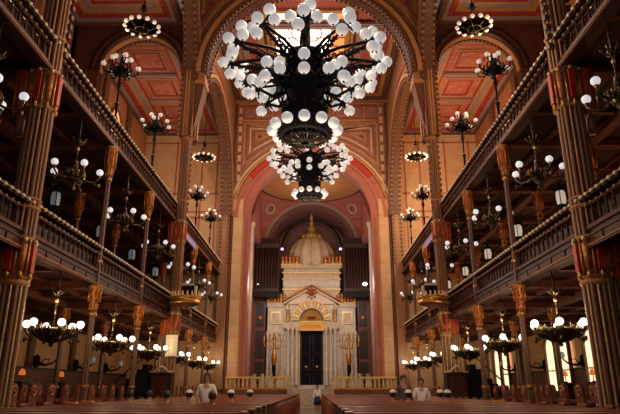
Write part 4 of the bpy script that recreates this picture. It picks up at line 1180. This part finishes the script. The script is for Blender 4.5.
person('woman in a white blouse with dark hair standing among the left pews',(at(208,14.6),row(14.6)+0.03,0),0,1.60,'stand','shirtwhite','clothdark','hairbrown',long_hair=True,female=True)
for i,(px,Y,hairm,kp,lab,topm) in enumerate((
    (137,15.5,'hair',False,'dark-haired person seated from behind, leftmost in the left pews','clothdark'),
    (156,16.5,'hair',False,'dark-haired person seated second from left in the left pews','clothgrey'),
    (173,14.6,'hair',False,'black-haired person seated in the left pews just left of a white skullcap','clothdark'),
    (194,15.5,'hair',True,'person in white skullcap seated left of the standing woman','clothgrey'),
    (217,12.7,'hairbrown',False,'brown-haired person seated from behind in front of the standing woman','clothdark'),
    (234,15.5,'hair',True,'person in white skullcap and dark jacket seated right of the standing woman','clothdark'),
    (252,17.4,'hair',True,'person in white skullcap seated nearest the gangway in the left pews','clothgrey'),
    (389,16.5,'hair',True,'person in white skullcap seated leftmost in the right pews','clothtan'),
    (404,15.5,'hair',True,'person in white skullcap seated in front of the standing dark-dressed person','clothdark'),
    (434,16.5,'hair',True,'person in white skullcap seated just right of the white-shirted man','clothtan'),
    (441,15.5,'hair',True,'person in white skullcap seated rightmost in the right pews','clothdark'),
    )):
    person(lab,(at(px,Y),row(Y)-0.95+0.5+0.08,0),PI,1.58,'sit',topm,'clothdark',hairm,kippah=kp)
person('person in dark clothing standing among the right pews beside a white-shirted man',(at(402,17.4),row(17.4)+0.03,0),0.3,1.6,'stand','clothgrey','clothtan','hair')
person('man in a white shirt standing among the right pews',(at(419,16.5),row(16.5)+0.03,0),-0.15,1.5,'stand','shirtwhite','clothdark','hair',female=True)
person('child in a white top and dark skirt standing in the centre gangway',(0.38,33.2,0.012),0.2,1.38,'stand','shirtwhite','clothdark','hairbrown',skirt=True)

# ------------------------------------------------------------------ light
def point(loc,e,col,r=0.2):
    l=bpy.data.lights.new('lamp','POINT'); l.energy=e; l.color=col; l.shadow_soft_size=r
    o=bpy.data.objects.new('point_light',l); C.objects.link(o); o.location=loc; return o
for p in LIGHTS: point(p,75,(1.0,0.68,0.36),0.3)
for x,y,z,e in ((0,12.5,5.2,380),(0,26.6,8.6,420),(0,12.5,11.3,800),(0,27.2,14.8,950)): point((x,y,z),e,(1.0,0.70,0.47),0.5)
for sx in (-1,1):
    for y in (17.9,30.35): point((sx*7.6,y,13.0),(340 if sx<0 else (700 if y<20 else 1000)),(1.0,0.62,0.38) if sx<0 else (1.0,0.56,0.28),0.6)
for y in BAYS[1:]: [point((sx*10.6,y,5.6),e,(1.0,0.40,0.15),0.3) for sx,e in ((-1,7),(1,60))]
point((0,3.0,8.5),150,(1.0,0.78,0.58),0.6)  # unseen fill added behind the camera to light the fronts
a=bpy.data.lights.new('skylight','AREA'); a.shape='RECTANGLE'; a.size=4; a.size_y=4.2; a.energy=500; a.color=(1,0.85,0.7)
o=bpy.data.objects.new('skylight_light',a); C.objects.link(o); o.location=(0,28.8,21.1)
point((0,41.2,14.5),170,(1.0,0.66,0.48),0.5)
[point((x,40.3,8.5),300,(1.0,0.88,0.72),0.5) for x in (-3,3)]  # two fill lights added to brighten the ark

w=bpy.data.worlds.new('world'); bpy.context.scene.world=w; w.use_nodes=True
w.node_tree.nodes['Background'].inputs[0].default_value=(1.0,0.84,0.70,1); w.node_tree.nodes['Background'].inputs[1].default_value=0.13

# ------------------------------------------------------------------ camera
cam=bpy.data.cameras.new('camera'); co=bpy.data.objects.new('camera',cam); C.objects.link(co)
cam.sensor_width=36; cam.lens=36*562/620; cam.clip_end=200; cam.clip_start=0.05
co.location=(0.22,0,1.25); co.rotation_euler=(R(90+17.9),0,R(0.43))
sc_=bpy.context.scene; sc_.camera=co
sc_.view_settings.view_transform='Standard'; sc_.view_settings.look='None'; sc_.view_settings.gamma=1; sc_.view_settings.exposure=0.0
sc_.view_settings.use_curve_mapping=False
